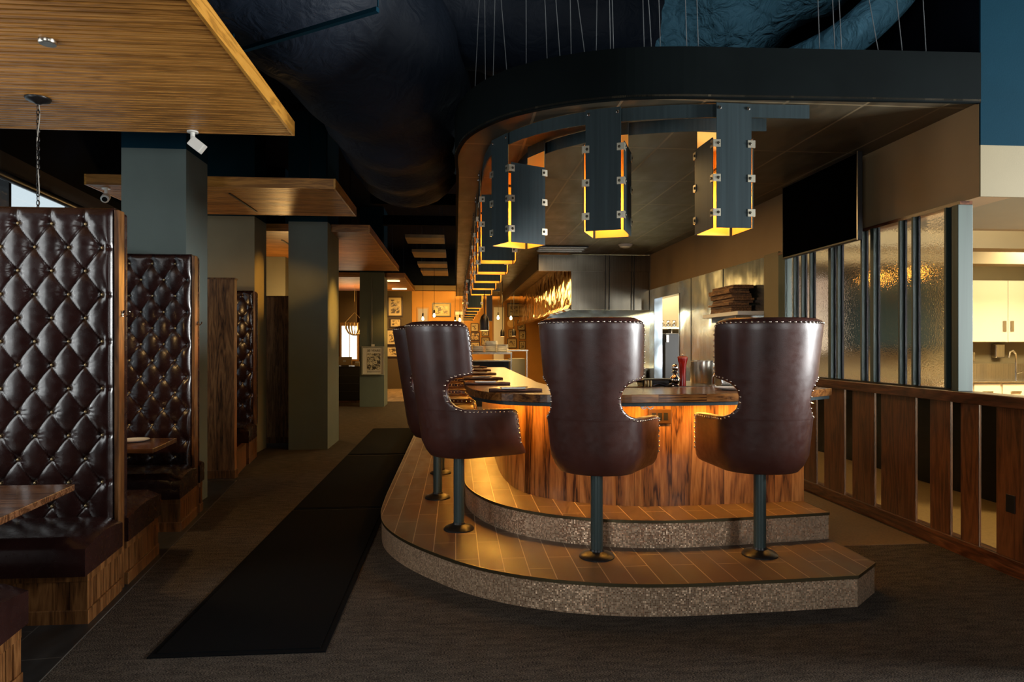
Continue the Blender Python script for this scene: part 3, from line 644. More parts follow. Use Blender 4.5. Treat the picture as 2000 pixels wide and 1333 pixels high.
def make_stool(label, loc, phi, group):
    t = thing('bar_stool', label, 'bar stool', loc, -phi, group)
    rows = [(0.785, 0.576), (0.825, 0.584)]
    for (a, z1), (b, z2) in zip(OUT[:-1], OUT[1:]):
        n = max(1, int(math.hypot(b - a, z2 - z1) / 0.05))
        for k in range(n): rows.append((a + (b - a) * k / n, z1 + (z2 - z1) * k / n))
    rows.append(OUT[-1])
    us = [-1, -0.985, -0.95] + [-0.9 + 0.06 * k for k in range(31)] + [0.95, 0.985, 1]
    nu = len(us); m = MB(); vs = []; TH = 0.062
    def edge(w_, z, u):      # soft rounded rim
        d = min((1 - abs(u)) * w_, 1.566 - z if z > 1.3 else 9); return 0.012 * max(0, 1 - d / 0.03) ** 2
    for w_, z in rows:
        for u in us: vs.append(shell_P(w_ * u, z, edge(w_, z, u)))
    for w_, z in rows:
        ch = 0.010 * (abs(math.sin(z * PI / 0.105)) ** 0.6 - 0.5) if 0.66 < z < 1.55 else 0
        for u in us:
            p = shell_P(w_ * u, z, TH + ch - edge(w_, z, u)); p.z += 0.015 * max(0, (z - 1.42) / 0.146) ** 2; vs.append(p)
    nr = len(rows); o2 = nr * nu; fs = []
    for i in range(nr - 1):
        for j in range(nu - 1):
            a = i * nu + j; fs.append((a, a + 1, a + nu + 1, a + nu)); b = o2 + a; fs.append((b, b + nu, b + nu + 1, b + 1))
        for j, fl in ((0, False), (nu - 1, True)):
            a = i * nu + j; q = (a, a + nu, o2 + a + nu, o2 + a); fs.append(q[::-1] if fl else q)
    top = (nr - 1) * nu
    for j in range(nu - 1):
        fs.append((top + j, top + j + 1, o2 + top + j + 1, o2 + top + j)); fs.append((j, o2 + j, o2 + j + 1, j + 1))
    m.add(vs, fs)
    sh_ = obj('shell', m, M['leather'], t, True, 50)
    # nail heads follow the rim
    line = [(0.845 - 0.002, 0.64)] + [p for p in OUT[1:]] + [(0.3, 1.568), (0, 1.568)]
    line = [(max(0, a), z) for a, z in line]
    pts = []; acc = 0.0; stepn = 0.036
    for (a, z1), (b, z2) in zip(line[:-1], line[1:]):
        L_ = math.hypot(b - a, z2 - z1); d = Vector((b - a, z2 - z1)).normalized() if L_ else Vector((0, 1)); n_ = Vector((-d.y, d.x)); k = stepn - acc
        while k <= L_:
            pts.append((a + d.x * k + n_.x * 0.017, z1 + d.y * k + n_.y * 0.017)); k += stepn
        acc = (acc + L_) % stepn
    nails = []
    for s, z in pts:
        for sg in ((-1, 1) if s > 0.012 else (1,)):
            p = shell_P(s * sg, z, 0.002); q = shell_P(s * sg, z, -0.05)
            nails.append((z, Matrix.Translation(p) @ (q - p).normalized().to_track_quat('Z', 'Y').to_matrix().to_4x4()))
    nails.sort(key=lambda n_: -n_[0])
    prof = [(0.0082, 0.0), (0.0065, 0.0042), (0.0026, 0.0064)]
    first = None
    for z, R_ in nails[:100]:
        if first is None: o = first = obj('nailhead', MB().lathe(prof, (0, 0, 0), 8), M['stud'], sh_, True, 80)
        else: o = first.copy(); COL.objects.link(o); o.parent = sh_
        o.matrix_local = R_
    nm = MB()
    for z, R_ in nails[100:]: nm.lathe(prof, (0, 0, 0), 8, 0, R_)
    obj('nailhead_trim', nm, M['stud'], sh_, True, 80)['kind'] = 'stuff'
    # seat cushion
    def ring(r, n=28):
        out = []
        for k in range(n):
            a = 2 * PI * k / n; c, s_ = math.cos(a), math.sin(a)
            out.append((r * 0.235 * math.copysign(abs(c) ** 0.6, c), 0.06 + r * 0.29 * math.copysign(abs(s_) ** 0.6, s_)))
        return out
    cm = MB(); pr = [(0.80, 0.62), (0.95, 0.65), (0.95, 0.735), (0.90, 0.765), (0.7, 0.782), (0.35, 0.79)]; vs = []; n = 28
    for r, z in pr: vs += [(x, y, z) for x, y in ring(r)]
    fs = [tuple(range(n - 1, -1, -1)), tuple(range((len(pr) - 1) * n, len(pr) * n))]
    for i in range(len(pr) - 1):
        for k in range(n): fs.append((i * n + k, i * n + (k + 1) % n, (i + 1) * n + (k + 1) % n, (i + 1) * n + k))
    obj('seat_cushion', cm.add(vs, fs), M['leather'], t, True, 50)
    obj('seat_plate', MB().box(-0.12, 0.12, -0.12, 0.12, 0.585, 0.64), M['black'], t)
    obj('pole', MB().lathe([(0.041, 0.02), (0.041, 0.59)], n=24), M['pole'], t, True)
    obj('base_flange', MB().lathe([(0.117, 0.0), (0.117, 0.008), (0.105, 0.022), (0.075, 0.033), (0.048, 0.042), (0.044, 0.055)], n=32), M['black'], t, True, 30)
    return t
GS = 'winged leather stools around the bar'
st = make_stool('brown leather winged bar stool in the middle of the bar front, its right arm showing', (0.935, 4.477, S), math.radians(29), GS)
for (x, y, ph, lab) in [(2.035, 4.43, 3, 'rightmost brown leather winged bar stool, nearest the glass partition'),
                        (0.025, 5.238, 60, 'brown leather winged bar stool at the left bend of the bar, side opening in view'),
                        (-0.165, 6.329, 84, 'brown leather winged bar stool mostly hidden at far left, directly behind the bend stool'),
                        (-0.165, 7.55, 90, 'brown leather bar stool seen only through the side opening of the bend stool, nearest there'),
                        (-0.165, 8.75, 90, 'brown leather bar stool in the straight row, second one seen through the side opening'),
                        (-0.165, 9.95, 90, 'brown leather bar stool in the straight row, third one seen through the side opening'),
                        (-0.165, 11.15, 90, 'brown leather bar stool in the straight row, farthest one seen through the side opening')]:
    dup(st, (x, y, S), -math.radians(ph), lab)

# ------------------------------------------------------------------ mats
for nm, y0, y1 in (('nearest', 3.62, 6.74), ('middle', 6.78, 10.02), ('farthest', 10.1, 13.25)):
    x0, x1 = (-1.57, -0.675)
    m = MB().box(x0, x1, y0, y1, 0.0, 0.007, 1).box(x0 + 0.035, x1 - 0.035, y0 + 0.035, y1 - 0.035, 0.007, 0.013, 0)
    tag(obj('floor_mat', m, [M['rubber'], M['rubber']]), '%s of the three long black runner mats in the aisle' % nm, 'mat', 'black runner mats')

# ------------------------------------------------------------------ booths
def tuft(x, z, dx, dz, edge_x, top):
    a = x / dx + z / (2 * dz); b = x / dx - z / (2 * dz)
    da = abs(a - round(a)); db = abs(b - round(b))
    # creases fade out above the top row and past the last column
    base = (math.sin(PI * da) * math.sin(PI * db))
    h = 0.26 * max(0, base) ** 0.7 + 0.74 - 0.15 * math.exp(-(da / 0.032) ** 2) - 0.15 * math.exp(-(db / 0.032) ** 2)
    na = round(a); nb = round(b); bxp = (na + nb) / 2 * dx; bz = (na - nb) * dz
    r = math.hypot(x - bxp, z - bz); an = math.atan2(z - bz, x - bxp)
    h -= 0.38 * math.exp(-(r / 0.042) ** 2) + 0.18 * math.exp(-(r / 0.016) ** 2)
    h += 0.11 * math.cos(an) ** 2 * math.sin(an * 13 + 1.7 * na) * math.exp(-((r - 0.030) / 0.026) ** 2)
    return h
def tufted_back(name, parent, x0, x1, ys, z0, z1, zt, xb, dx=0.207, dz=0.152, depth=0.038, res=0.0095, buttons=True):
    """padded back facing -y; (xb, zt) is one button of the top row; button sub-parts set in the folds"""
    nx = int((x1 - x0) / res); nz = int((z1 - z0) / res); m = MB(); vs = []
    zlow = z0 + 0.12
    for j in range(nz + 1):
        z = z0 + (z1 - z0) * j / nz
        for i in range(nx + 1):
            x = x0 + (x1 - x0) * i / nx
            lx = x - xb; lz = z - zt
            h = tuft(lx, lz, dx, dz, 0, 0)
            if lz > 0:       # above the top row: upright pleats from each top button
                k = abs(lx / dx - round(lx / dx)); hv = 1 - 0.35 * math.exp(-(k * dx / 0.018) ** 2); w_ = min(1, lz / 0.05)
                h = h * (1 - w_) + hv * w_
            e = x1 - x; lim = x1 - xb - 0.5 * dx
            if e < lim:
                kz = abs((lz / (2 * dz) - 0.5) - round(lz / (2 * dz) - 0.5)) * 2 * dz
                hv = 1 - 0.25 * math.exp(-(kz / 0.012) ** 2); w_ = min(1, (lim - e) / 0.04); h = h * (1 - w_) + hv * w_
            rim = 1.0
            for d_ in (e, z1 - z):
                if d_ < 0.06: rim *= math.sqrt(max(0.0, 1 - (1 - d_ / 0.06) ** 2))
            vs.append((x, ys - depth * h * rim + 0.0, z))
    fs = []
    for j in range(nz):
        for i in range(nx):
            a = j * (nx + 1) + i; fs.append((a, a + 1, a + nx + 2, a + nx + 1))
    m.add(vs, fs)
    # closing body behind the padding
    m.box(x0, x1, ys, ys + 0.03, z0, z1)
    o = obj(name, m, M['booth_leather'], parent, True, 75)
    if buttons:
        row = 0; z = zt; dark = True
        bm0 = None
        while z > z0 + 0.05:
            sh = 0.5 * dx if row % 2 else 0.0
            k = 0
            x = xb + sh
            while x > x1 - 0.05: x -= dx
            while x > x0 + 0.03:
                if bm0 is None:
                    bm0 = obj('button', MB().ball((0, 0, 0), 0.0105, 8, 0, 1.0), M['button'], o, True); bm0.location = (x, ys - 0.008, z)
                else:
                    c = bm0.copy(); COL.objects.link(c); c.parent = o; c.location = (x, ys - 0.008, z)
                x -= dx
            row += 1; z -= dz
    return o
def bench(parent, xl, yf, yb, face, seat_top=0.50):
    """seat from yf (front, aisle end on the booth line) to yb; face -1: opens towards -y, +1: towards +y"""
    y0, y1 = min(yf, yb), max(yf, yb)
    xa, xb_ = bx(y0), bx(y1)
    P = lambda o0, y_: (bx(y_) + o0, y_)
    b = MB().prism([P(-0.012, y0), P(-0.012, y1), (xl, y1), (xl, y0)], 0.0, 0.285)
    o = obj('plinth', b, M['boothwood'], parent)
    k = MB().prism([P(0.012, y0 - (0.012 if face < 0 else 0)), P(0.012, y1 + (0.012 if face > 0 else 0)), (xl, y1), (xl, y0 - (0.012 if face < 0 else 0))], 0.0, 0.085)
    obj('skirting', k, M['boothwood'], o, bevel=0.004)
    cap = MB().prism([P(0.006, y0 - (0.008 if face < 0 else 0)), P(0.006, y1 + (0.008 if face > 0 else 0)), (xl, y1), (xl, y0 - (0.008 if face < 0 else 0))], 0.245, 0.29)
    obj('top_rail', cap, M['boothwood'], o, bevel=0.003)
    n = 6; bt = MB()
    for i in range(n):
        ya = y0 + 0.07 + (y1 - y0 - 0.09) * i / n; yb2 = ya + (y1 - y0 - 0.09) / n - 0.008
        bt.prism([P(-0.002, ya), P(-0.002, yb2), P(-0.03, yb2), P(-0.03, ya)], 0.085, 0.245)
    obj('batten_panel', bt, M['boothwood'], o)
    cp = MB()
    ye = y0 if face < 0 else y1
    cp.prism([P(0.004, ye - 0.006 if face < 0 else ye - 0.06), P(0.004, ye + 0.06 if face < 0 else ye + 0.006), P(-0.09, ye + 0.06 if face < 0 else ye + 0.006), P(-0.09, ye - 0.006 if face < 0 else ye - 0.06)], 0.085, 0.245)
    obj('corner_post', cp, M['boothwood'], o)
    # cushion with a crowned top
    yc = y0 - 0.06 if face < 0 else y0; yd = y1 if face < 0 else y1 + 0.06
    ny = 14; nx = 24; m = MB(); vs = []
    for j in range(ny + 1):
        y = yc + (yd - yc) * j / ny
        for i in range(nx + 1):
            x = xl + (bx(y) + 0.012 - xl) * i / nx
            ed = min((bx(y) + 0.012 - x), (y - yc) if face < 0 else (yd - y)); r = 0.045
            drop = r * (1 - math.sqrt(max(0, 1 - (1 - min(1, ed / r)) ** 2)))
            cr = 0.03 * math.sin(PI * min(1, max(0, (y - yc) / (yd - yc)))) - 0.01
            vs.append((x, y, seat_top + cr - drop))
    fs = [(j * (nx + 1) + i, j * (nx + 1) + i + 1, (j + 1) * (nx + 1) + i + 1, (j + 1) * (nx + 1) + i) for j in range(ny) for i in range(nx)]
    per = [i for i in range(nx + 1)] + [j * (nx + 1) + nx for j in range(1, ny + 1)] + [ny * (nx + 1) + i for i in range(nx - 1, -1, -1)] + [j * (nx + 1) for j in range(ny - 1, 0, -1)]
    b0 = len(vs)
    for p in per: x, y, z = vs[p]; vs.append((x, y, 0.292))
    n = len(per)
    for k2 in range(n): fs.append((per[k2], b0 + k2, b0 + (k2 + 1) % n, per[(k2 + 1) % n]))
    obj('seat_cushion', m.add(vs, fs), M['booth_leather'], parent, True, 60)
def booth(label, yp, yf, yb, ztop, xl, zt, xb, res, tufts=True, hook=None, dz=0.152, dx=0.207):
    t = thing('booth', label, 'booth', (0, 0, 0), 0, 'tufted dining booths along the windows')
    xe = bx(yp)
    if yf is not None: bench(t, xl, yf, yp - 0.04, -1)
    if yb is not None: bench(t, xl, yb, yp + 0.066, 1)
    if tufts: tufted_back('backrest', t, xl, xe - 0.035, yp - 0.045, 0.48, ztop, zt, xb, dx, dz, res=res)
    else: obj('backrest', MB().box(xl, xe - 0.035, yp - 0.1, yp - 0.045, 0.48, ztop), M['booth_leather'], t, bevel=0.02)
    e = MB().box(xl, xe - 0.03, yp - 0.015, yp + 0.05, 0.0, ztop - 0.03).box(xe - 0.03, xe, yp - 0.055, yp + 0.022, 0.0, ztop - 0.012)
    en = obj('end_panel', e, M['boothwood'], t, bevel=0.004)
    obj('rear_padding', MB().box(xl, xe + 0.004, yp + 0.022, yp + 0.068, 0.45, ztop - 0.02), M['booth_leather'], t, bevel=0.02)
    if hook:
        h = MB().lathe([(0.012, 0), (0.012, 0.005)], (0, 0, 0), 10, 0, Matrix.Translation((xe, yp - 0.01, hook)) @ Matrix.Rotation(PI / 2, 4, 'Y'))
        h.tube([(xe + 0.005, yp - 0.01, hook), (xe + 0.03, yp - 0.01, hook - 0.008), (xe + 0.045, yp - 0.01, hook + 0.006), (xe + 0.046, yp - 0.01, hook + 0.022)], 0.005, 8)
        h.tube([(xe + 0.004, yp - 0.01, hook + 0.008), (xe + 0.012, yp - 0.01, hook + 0.03)], 0.006, 8)
        obj('coat_hook', h, M['chrome'], en, True)
    return t
booth('tall burgundy leather booth with tufted back below the hanging chain', 4.68, 4.10, 5.42, 2.492, -4.30, 2.385, -2.385, 0.0095, True, 1.80)
booth('second tufted burgundy leather booth, in front of the blue-topped column', 6.65, 6.06, 6.83, 2.452, -4.50, 2.36, -2.605, 0.0125, True, 1.80, 0.150, 0.205)
booth('third tufted leather booth in front of the pale sage pillar', 10.12, 9.45, None, 2.385, -4.40, 2.30, -3.04, 0.018, True, None, 0.155, 0.21)
booth('low booth bench end nearest the floor corner, before the tall tufted booth', 2.62, 2.05, 3.33, 2.2, -4.0, 2.1, -2.1, 0.03, False)
# plank partitions closing the rear booths
for (x0, x1, y, zt, lab) in ((-4.6, -2.652, 8.45, 2.413, 'knotty walnut plank partition beside the aisle left of the third booth'),
                             (-4.6, -2.60, 11.45, 2.41, 'dark plank partition behind the pale pillar')):
    t = thing('plank_partition', lab, 'partition', (x1, y, 0)); inv = Matrix.Translation((-x1, -y, 0))
    o = obj('planks', MB().box(x0, x1, y, y + 0.10, 0.0, zt - 0.02), M['boothplank'], t); o.matrix_parent_inverse = inv
    o = obj('cap_rail', MB().box(x0, x1 + 0.008, y - 0.008, y + 0.108, zt - 0.02, zt), M['boothwood'], t, bevel=0.003); o.matrix_parent_inverse = inv
    o = obj('skirting', MB().box(x0, x1 + 0.012, y - 0.014, y + 0.11, 0.0, 0.10), M['boothwood'], t, bevel=0.003); o.matrix_parent_inverse = inv
tag(obj('side_panel', MB().prism([(-2.66, 8.565), (-2.775, 9.33), (-2.835, 9.33), (-2.72, 8.565)], 0.006, 0.30), M['boothwood']), 'low wood panel along the aisle end of the third booth', 'panel')
# tables
def table(label, xt, yt, dx_, dy_, xl):
    t = thing('booth_table', label, 'table', (xl + 0.5, yt - dy_ / 2, 0.006), 0, 'walnut booth tables'); inv = Matrix.Translation((-(xl + 0.5), -(yt - dy_ / 2), -0.006))
    o = obj('tabletop', MB().prism([(xl, yt), (xt, yt), (xt + dx_, yt - dy_), (xl, yt - dy_)], 0.722, 0.76), M['tablewood'], t, bevel=0.004); o.matrix_parent_inverse = inv
    o = obj('pedestal', MB().lathe([(0.25, 0.006), (0.25, 0.02), (0.05, 0.05), (0.045, 0.70), (0.20, 0.722)], (xl + 0.75, yt - dy_ / 2, 0), 20), M['black'], t, True); o.matrix_parent_inverse = inv
    return t
table('walnut booth table at the left edge, before the nearest tufted back', -2.295, 4.33, 0.085, 0.82, -4.0)
table('walnut booth table with a white plate between the first two booths', -2.52, 6.42, 0.07, 0.66, -4.3)
table('small walnut table edge in front of the third booth back', -2.95, 9.55, 0.05, 0.7, -4.3)
t = thing('dinner_plate', 'white plate on the walnut table between the first two booths', 'plate', (-2.80, 6.20, 0.76))
obj('dish', MB().lathe([(0.07, 0), (0.09, 0.004), (0.125, 0.016), (0.13, 0.02), (0.12, 0.018), (0.085, 0.008)], n=28), M['china'], t, True)

# ------------------------------------------------------------------ slatted oak ceiling panels
def panel(label, x0, x1, y0, y1, z=3.40, th=0.115):
    t = thing('slatted_ceiling_panel', label, 'ceiling panel', ((x0 + x1) / 2, (y0 + y1) / 2, z), 0, 'slatted oak ceiling panels'); inv = Matrix.Translation((-(x0 + x1) / 2, -(y0 + y1) / 2, -z))
    m = MB(); y = y0 + 0.03; P_ = 0.0555
    while y < y1 - 0.04: m.box(x0 + 0.02, x1 - 0.02, y, y + 0.036, z, z + 0.022); y += P_
    for n_, mm, mt in (('slats', m, M['slat']), ('backing', MB().box(x0 + 0.02, x1 - 0.02, y0 + 0.02, y1 - 0.02, z + 0.022, z + 0.05), M['slatback'])):
        o = obj(n_, mm, mt, t); o.matrix_parent_inverse = inv
    f = MB().box(x1 - 0.022, x1, y0, y1, z - 0.004, z + th).box(x0, x0 + 0.022, y0, y1, z - 0.004, z + th)
    o = obj('fascia', f, M['fascia'], t); o.matrix_parent_inverse = inv
    f = MB().box(x0 + .022, x1 - .022, y0, y0 + 0.022, z - 0.004, z + th).box(x0 + .022, x1 - .022, y1 - 0.022, y1, z - 0.004, z + th)
    o = obj('end_fascia', f, M['slat'], t); o.matrix_parent_inverse = inv
    h = MB()
    for x in (x0 + 0.5, x1 - 0.35):
        for yy in (y0 + 0.3, y1 - 0.3): h.tube([(x, yy, z + 0.05), (x, yy, CZ)], 0.006, 6)
    o = obj('hanger_rod', h, M['black'], t); o.matrix_parent_inverse = inv
    return t
panel('largest slatted oak ceiling panel, nearest, at the top left corner', -4.25, -1.374, 1.4, 5.98)
p2_ = panel('second slatted oak ceiling panel, in front of the pale pillar', -4.13, -1.376, 7.98, 9.65)
panel('third slatted oak ceiling panel, over the aisle column', -4.6, -1.362, 11.0, 16.66)
panel('farthest slatted oak ceiling panel, glowing orange by the poster column', -4.9, -1.340, 18.21, 22.82)
t = thing('linear_diffuser', 'thin black slot diffuser set across the second oak ceiling panel', 'diffuser', (-2.66, 8.85, 3.392))
obj('slot', MB().box(-0.012, 0.012, -0.55, 0.55, -0.004, 0.006), M['black'], t)
t = thing('linear_diffuser', 'thin black slot diffuser set across the third oak ceiling panel', 'diffuser', (-2.95, 13.5, 3.392))
obj('slot', MB().box(-0.015, 0.015, -1.6, 1.6, -0.004, 0.006), M['black'], t)
# chain with its canopy and the table lamp hidden behind the booth
ch = thing('chain_pendant', 'pendant lamp hanging on a black chain below the large oak panel', 'pendant lamp', (-3.03, 5.235, 3.4))
obj('canopy', MB().lathe([(0.015, -0.045), (0.03, -0.035), (0.075, -0.02), (0.085, -0.006), (0.085, 0.0)], n=24), M['black'], ch, True)
cm = MB(); z = -0.05; k = 0
while z > -1.28:
    pts = []
    for q in range(10):
        a = 2 * PI * q / 10; u, v = 0.011 * math.cos(a), 0.021 * math.sin(a); pts.append((u, 0, z - 0.02 + v) if k % 2 else (0, u, z - 0.02 + v))
    cm.tube(pts, 0.0032, 5, closed=True); z -= 0.033; k += 1
obj('chain', cm, M['black'], ch, True)
obj('cord', MB().tube([(0.012 * math.sin(q * 0.55), 0.01 * math.cos(q * 0.7), -0.04 - 0.042 * q) for q in range(30)], 0.0035, 6), plain('pale_cord', (0.35, 0.32, 0.27), 0.6), ch, True)
obj('shade', MB().lathe([(0.16, -1.52), (0.14, -1.44), (0.06, -1.36), (0.02, -1.29)], n=20, cap=False), M['black'], ch, True)
# cameras and heads fixed to the panels
def camera_head(label, loc, rz, tilt, kind):
    t = thing('security_camera', label, 'security camera', loc, rz)
    obj('mount', MB().lathe([(0.045, -0.012), (0.045, 0)], n=18).lathe([(0.018, -0.075), (0.018, -0.012)], n=12), M['white'], t, True)
    R_ = Matrix.Translation((0.01, 0, -0.085)) @ Matrix.Rotation(tilt, 4, 'Y')
    if kind: obj('housing', MB().box(-0.02, 0.10, -0.038, 0.038, -0.05, 0.035, 0, R_), M['white'], t, bevel=0.006)
    else:
        obj('housing', MB().lathe([(0.04, 0), (0.045, 0.01), (0.045, 0.12), (0.03, 0.13)], (0, 0, 0), 18, 0, Matrix.Translation((0, 0.03, -0.09)) @ Matrix.Rotation(math.radians(115), 4, 'X')), M['white'], t, True)
        obj('lens', MB().lathe([(0.028, 0.131), (0.028, 0.134)], (0, 0, 0), 16, 0, Matrix.Translation((0, 0.03, -0.09)) @ Matrix.Rotation(math.radians(115), 4, 'X')), M['black'], t, True)
camera_head('white box-shaped spot head under the far edge of the large oak panel', (-2.20, 5.93, 3.398), 0.0, math.radians(38), True)
camera_head('small white round camera under the left end of the second oak panel', (-3.98, 8.15, 3.398), 0.3, 0, False)
t = thing('sprinkler_cap', 'small round metal sprinkler cap in the large oak panel', 'sprinkler', (-2.40, 4.24, 3.40)); obj('cap', MB().lathe([(0.045, -0.022), (0.05, -0.016), (0.05, 0.0)], n=20), M['sstl'], t, True)

# ------------------------------------------------------------------ ductwork in the dark ceiling
def duct(name, label, pts, rr, seed=0, amp=0.03, n=28, cat='duct', mt='duct'):
    rnd = random.Random(seed); P = [Vector(p) for p in pts]; out = []; rad = []
    for i in range(len(P) - 1):
        p0 = P[max(i - 1, 0)]; p1 = P[i]; p2 = P[i + 1]; p3 = P[min(i + 2, len(P) - 1)]
        for k in range(12):
            t_ = k / 12
            out.append(0.5 * ((2 * p1) + (p2 - p0) * t_ + (2 * p0 - 5 * p1 + 4 * p2 - p3) * t_ ** 2 + (3 * p1 - p0 - 3 * p2 + p3) * t_ ** 3)); rad.append(rr[i] + (rr[i + 1] - rr[i]) * t_ + amp * math.sin((i * 12 + k) * 0.9) * 0.5)
    out.append(P[-1]); rad.append(rr[-1])
    m = MB().tube(out, rad, n)
    m.v = [(x + rnd.uniform(-1, 1) * amp * 0.25, y + rnd.uniform(-1, 1) * amp * 0.25, z + rnd.uniform(-1, 1) * amp * 0.25) for x, y, z in m.v]
    return tag(obj(name, m, M[mt], None, True, 80), label, cat)
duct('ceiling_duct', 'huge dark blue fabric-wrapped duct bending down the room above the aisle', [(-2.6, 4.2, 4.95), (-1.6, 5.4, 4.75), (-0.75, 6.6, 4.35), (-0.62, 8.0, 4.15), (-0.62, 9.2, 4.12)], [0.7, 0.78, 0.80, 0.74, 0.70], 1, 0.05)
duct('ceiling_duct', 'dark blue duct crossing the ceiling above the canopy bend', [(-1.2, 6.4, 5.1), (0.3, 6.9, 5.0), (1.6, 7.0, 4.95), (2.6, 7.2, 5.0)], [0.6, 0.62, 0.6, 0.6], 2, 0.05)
duct('ceiling_duct', 'wrinkled blue duct lit by daylight above the right of the canopy', [(1.35, 8.6, 4.6), (2.1, 7.4, 4.85), (2.85, 6.4, 5.1), (3.5, 5.6, 5.35)], [0.62, 0.66, 0.62, 0.55], 3, 0.07, mt='litwrap')
duct('ceiling_pipe', 'slim round blue pipe beside the wrinkled duct', [(2.75, 5.75, 3.95), (3.10, 5.35, 4.05), (3.40, 5.22, 4.30), (3.66, 5.16, 4.62)], [0.16, 0.16, 0.16, 0.16], 4, 0.0, 20, 'pipe', mt='litwrap')
tag(obj('ceiling_strut', MB().tube([(-1.70, 5.40, 3.85), (-0.52, 4.63, 3.85)], 0.022, 4).tube([(-1.70, 5.40, 3.87), (-1.70, 5.40, 4.4)], 0.006, 6).tube([(-0.52, 4.63, 3.87), (-0.52, 4.63, 4.5)], 0.006, 6), M['blue']), 'straight strut slung below the big dark duct', 'strut')
t = thing('drum_light', 'dark drum lamp under the ceiling beside the large oak panel', 'ceiling lamp', (-1.62, 4.15, 3.85))
obj('drum', MB().lathe([(0.17, 0.0), (0.175, 0.01), (0.175, 0.32), (0.05, 0.36)], n=28), plain('grey_drum', (0.05, 0.05, 0.048), 0.5), t, True)
obj('stem', MB().lathe([(0.02, 0.36), (0.02, 1.345)], n=10), M['black'], t)
for k, (y0, y1) in enumerate(((15.0, 15.9), (17.3, 18.4), (19.8, 20.8), (21.6, 23.2))):
    bf = obj('acoustic_baffle', MB().box(-1.10, -0.25, y0, y1, 3.95, 4.02), M['exit_tile'])
    for xx in (-1.0, -0.35): obj('hanger_rod', MB().tube([(xx, (y0 + y1) / 2, 4.0), (xx, (y0 + y1) / 2, CZ)], 0.006, 6), M['black'], bf)
    tag(bf, '%s of the pale panels in the dark ceiling beyond the ducts' % ('nearest', 'second', 'third', 'farthest')[k], 'ceiling panel', 'pale far ceiling panels')
for y in (9.9, 12.2, 14.3): struct('beam', MB().box(-1.5, 0.0, y, y + 0.15, 4.1, 4.3), M['navy'], 'dark ceiling beam')

# ------------------------------------------------------------------ right half wall and glazed partition
hw = thing('half_wall', 'low walnut half wall of upright boards and smoked glass slits at the right', 'half wall', (WX, 5, 0)); inv = Matrix.Translation((-WX, -5, 0))
def hp(nm, mb, mt, par=hw, **k):
    o = obj(nm, mb, mt, par, **k)
    if par is hw: o.matrix_parent_inverse = inv
    return o
hp('top_rail', MB().box(WX - 0.06, WX + 0.09, 2.9, 7.84, 1.165, 1.25), M['railwood'], bevel=0.005)
hp('bottom_rail', MB().box(WX - 0.03, WX + 0.08, 2.9, 13.0, 0.0, 0.118), M['railwood'], bevel=0.005)
gaps = [(7.02, 6.86), (6.49, 6.35), (6.0, 5.9), (5.437, 5.258), (5.03, 4.92), (4.74, 4.575)]
edges = [7.84]
for a, b in gaps: edges += [a, b]
edges.append(2.9)
for k in range(0, len(edges), 2):
    a, b = edges[k], edges[k + 1]; n = max(1, round((a - b) / 0.25))
    for q in range(n):
        y1_ = a - (a - b) * q / n; y0_ = a - (a - b) * (q + 1) / n
        hp('board', MB().box(WX - 0.012, WX + 0.012, y0_ + 0.0015, y1_ - 0.0015, 0.118, 1.165), M['board'], bevel=0.0015)
for a, b in gaps: hp('smoked_pane', MB().box(WX - 0.006, WX - 0.002, b, a, 0.118, 1.165), M['smoke'])
ob = hp('outlet_plate', MB().box(WX - 0.018, WX - 0.012, 4.405, 4.485, 0.435, 0.56), M['black'], bevel=0.003)
gp = thing('glass_partition', 'tall steel-framed textured glass partition standing on the half wall', 'partition', (WX, 6, 1.25)); inv2 = Matrix.Translation((-WX, -6, -1.25))
def gpart(nm, mb, mt, **k):
    o = obj(nm, mb, mt, gp, **k); o.matrix_parent_inverse = inv2; return o
gpart('end_post', MB().box(WX - 0.055, WX + 0.065, 4.89, 4.96, 1.25, 2.672), M['mullion'], bevel=0.003)
gpart('head_rail', MB().box(WX - 0.04, WX + 0.06, 4.89, 7.84, 2.672, 2.70), M['railwood'])
gpart('far_post', MB().box(WX - 0.03, WX + 0.06, 7.68, 7.84, 1.25, 2.672), M['mullion'])
mul = [(7.42, 0.02), (7.24, 0.022), (7.06, 0.022), (6.67, 0.05), (6.53, 0.022), (6.125, 0.024), (5.96, 0.05), (5.575, 0.022), (5.405, 0.022), (5.02, 0.022)]
for y, w_ in mul:
    gpart('mullion', MB().box(WX - 0.062, WX - 0.004, y - w_ / 2, y + w_ / 2, 1.265, 2.672), M['mullion'], bevel=0.002)
    gpart('glazing_bead', MB().box(WX - 0.022, WX - 0.004, y - w_ / 2 - 0.014, y + w_ / 2 + 0.014, 1.265, 2.672), M['black'])
gpart('bottom_channel', MB().box(WX - 0.03, WX + 0.03, 4.96, 7.68, 1.25, 1.265), M['black'])
ys = [7.68] + [m_[0] for m_ in mul] + [4.93]
for a, b in zip(ys[:-1], ys[1:]): gpart('pane', MB().box(WX - 0.003, WX + 0.003, b, a, 1.26, 2.675), M['rainglass'])

# wall-hung screen
tv = thing('television', 'large black wall-hung television seen edge-on above the glass partition', 'television', (3.62, 6.56, 2.55), 0.0)
obj('screen', MB().box(-0.022, -0.018, -0.68, 0.70, 0.02, 0.78), M['tv'], tv)
obj('bezel', MB().box(-0.02, 0.03, -0.70, 0.72, 0.0, 0.80), M['black'], tv, bevel=0.006)
obj('edge_strip', MB().box(-0.024, -0.018, -0.706, -0.696, 0.0, 0.80), M['sstl'], tv)
obj('wall_bracket', MB().box(0.03, 0.235, -0.2, 0.2, 0.2, 0.6), M['black'], tv)

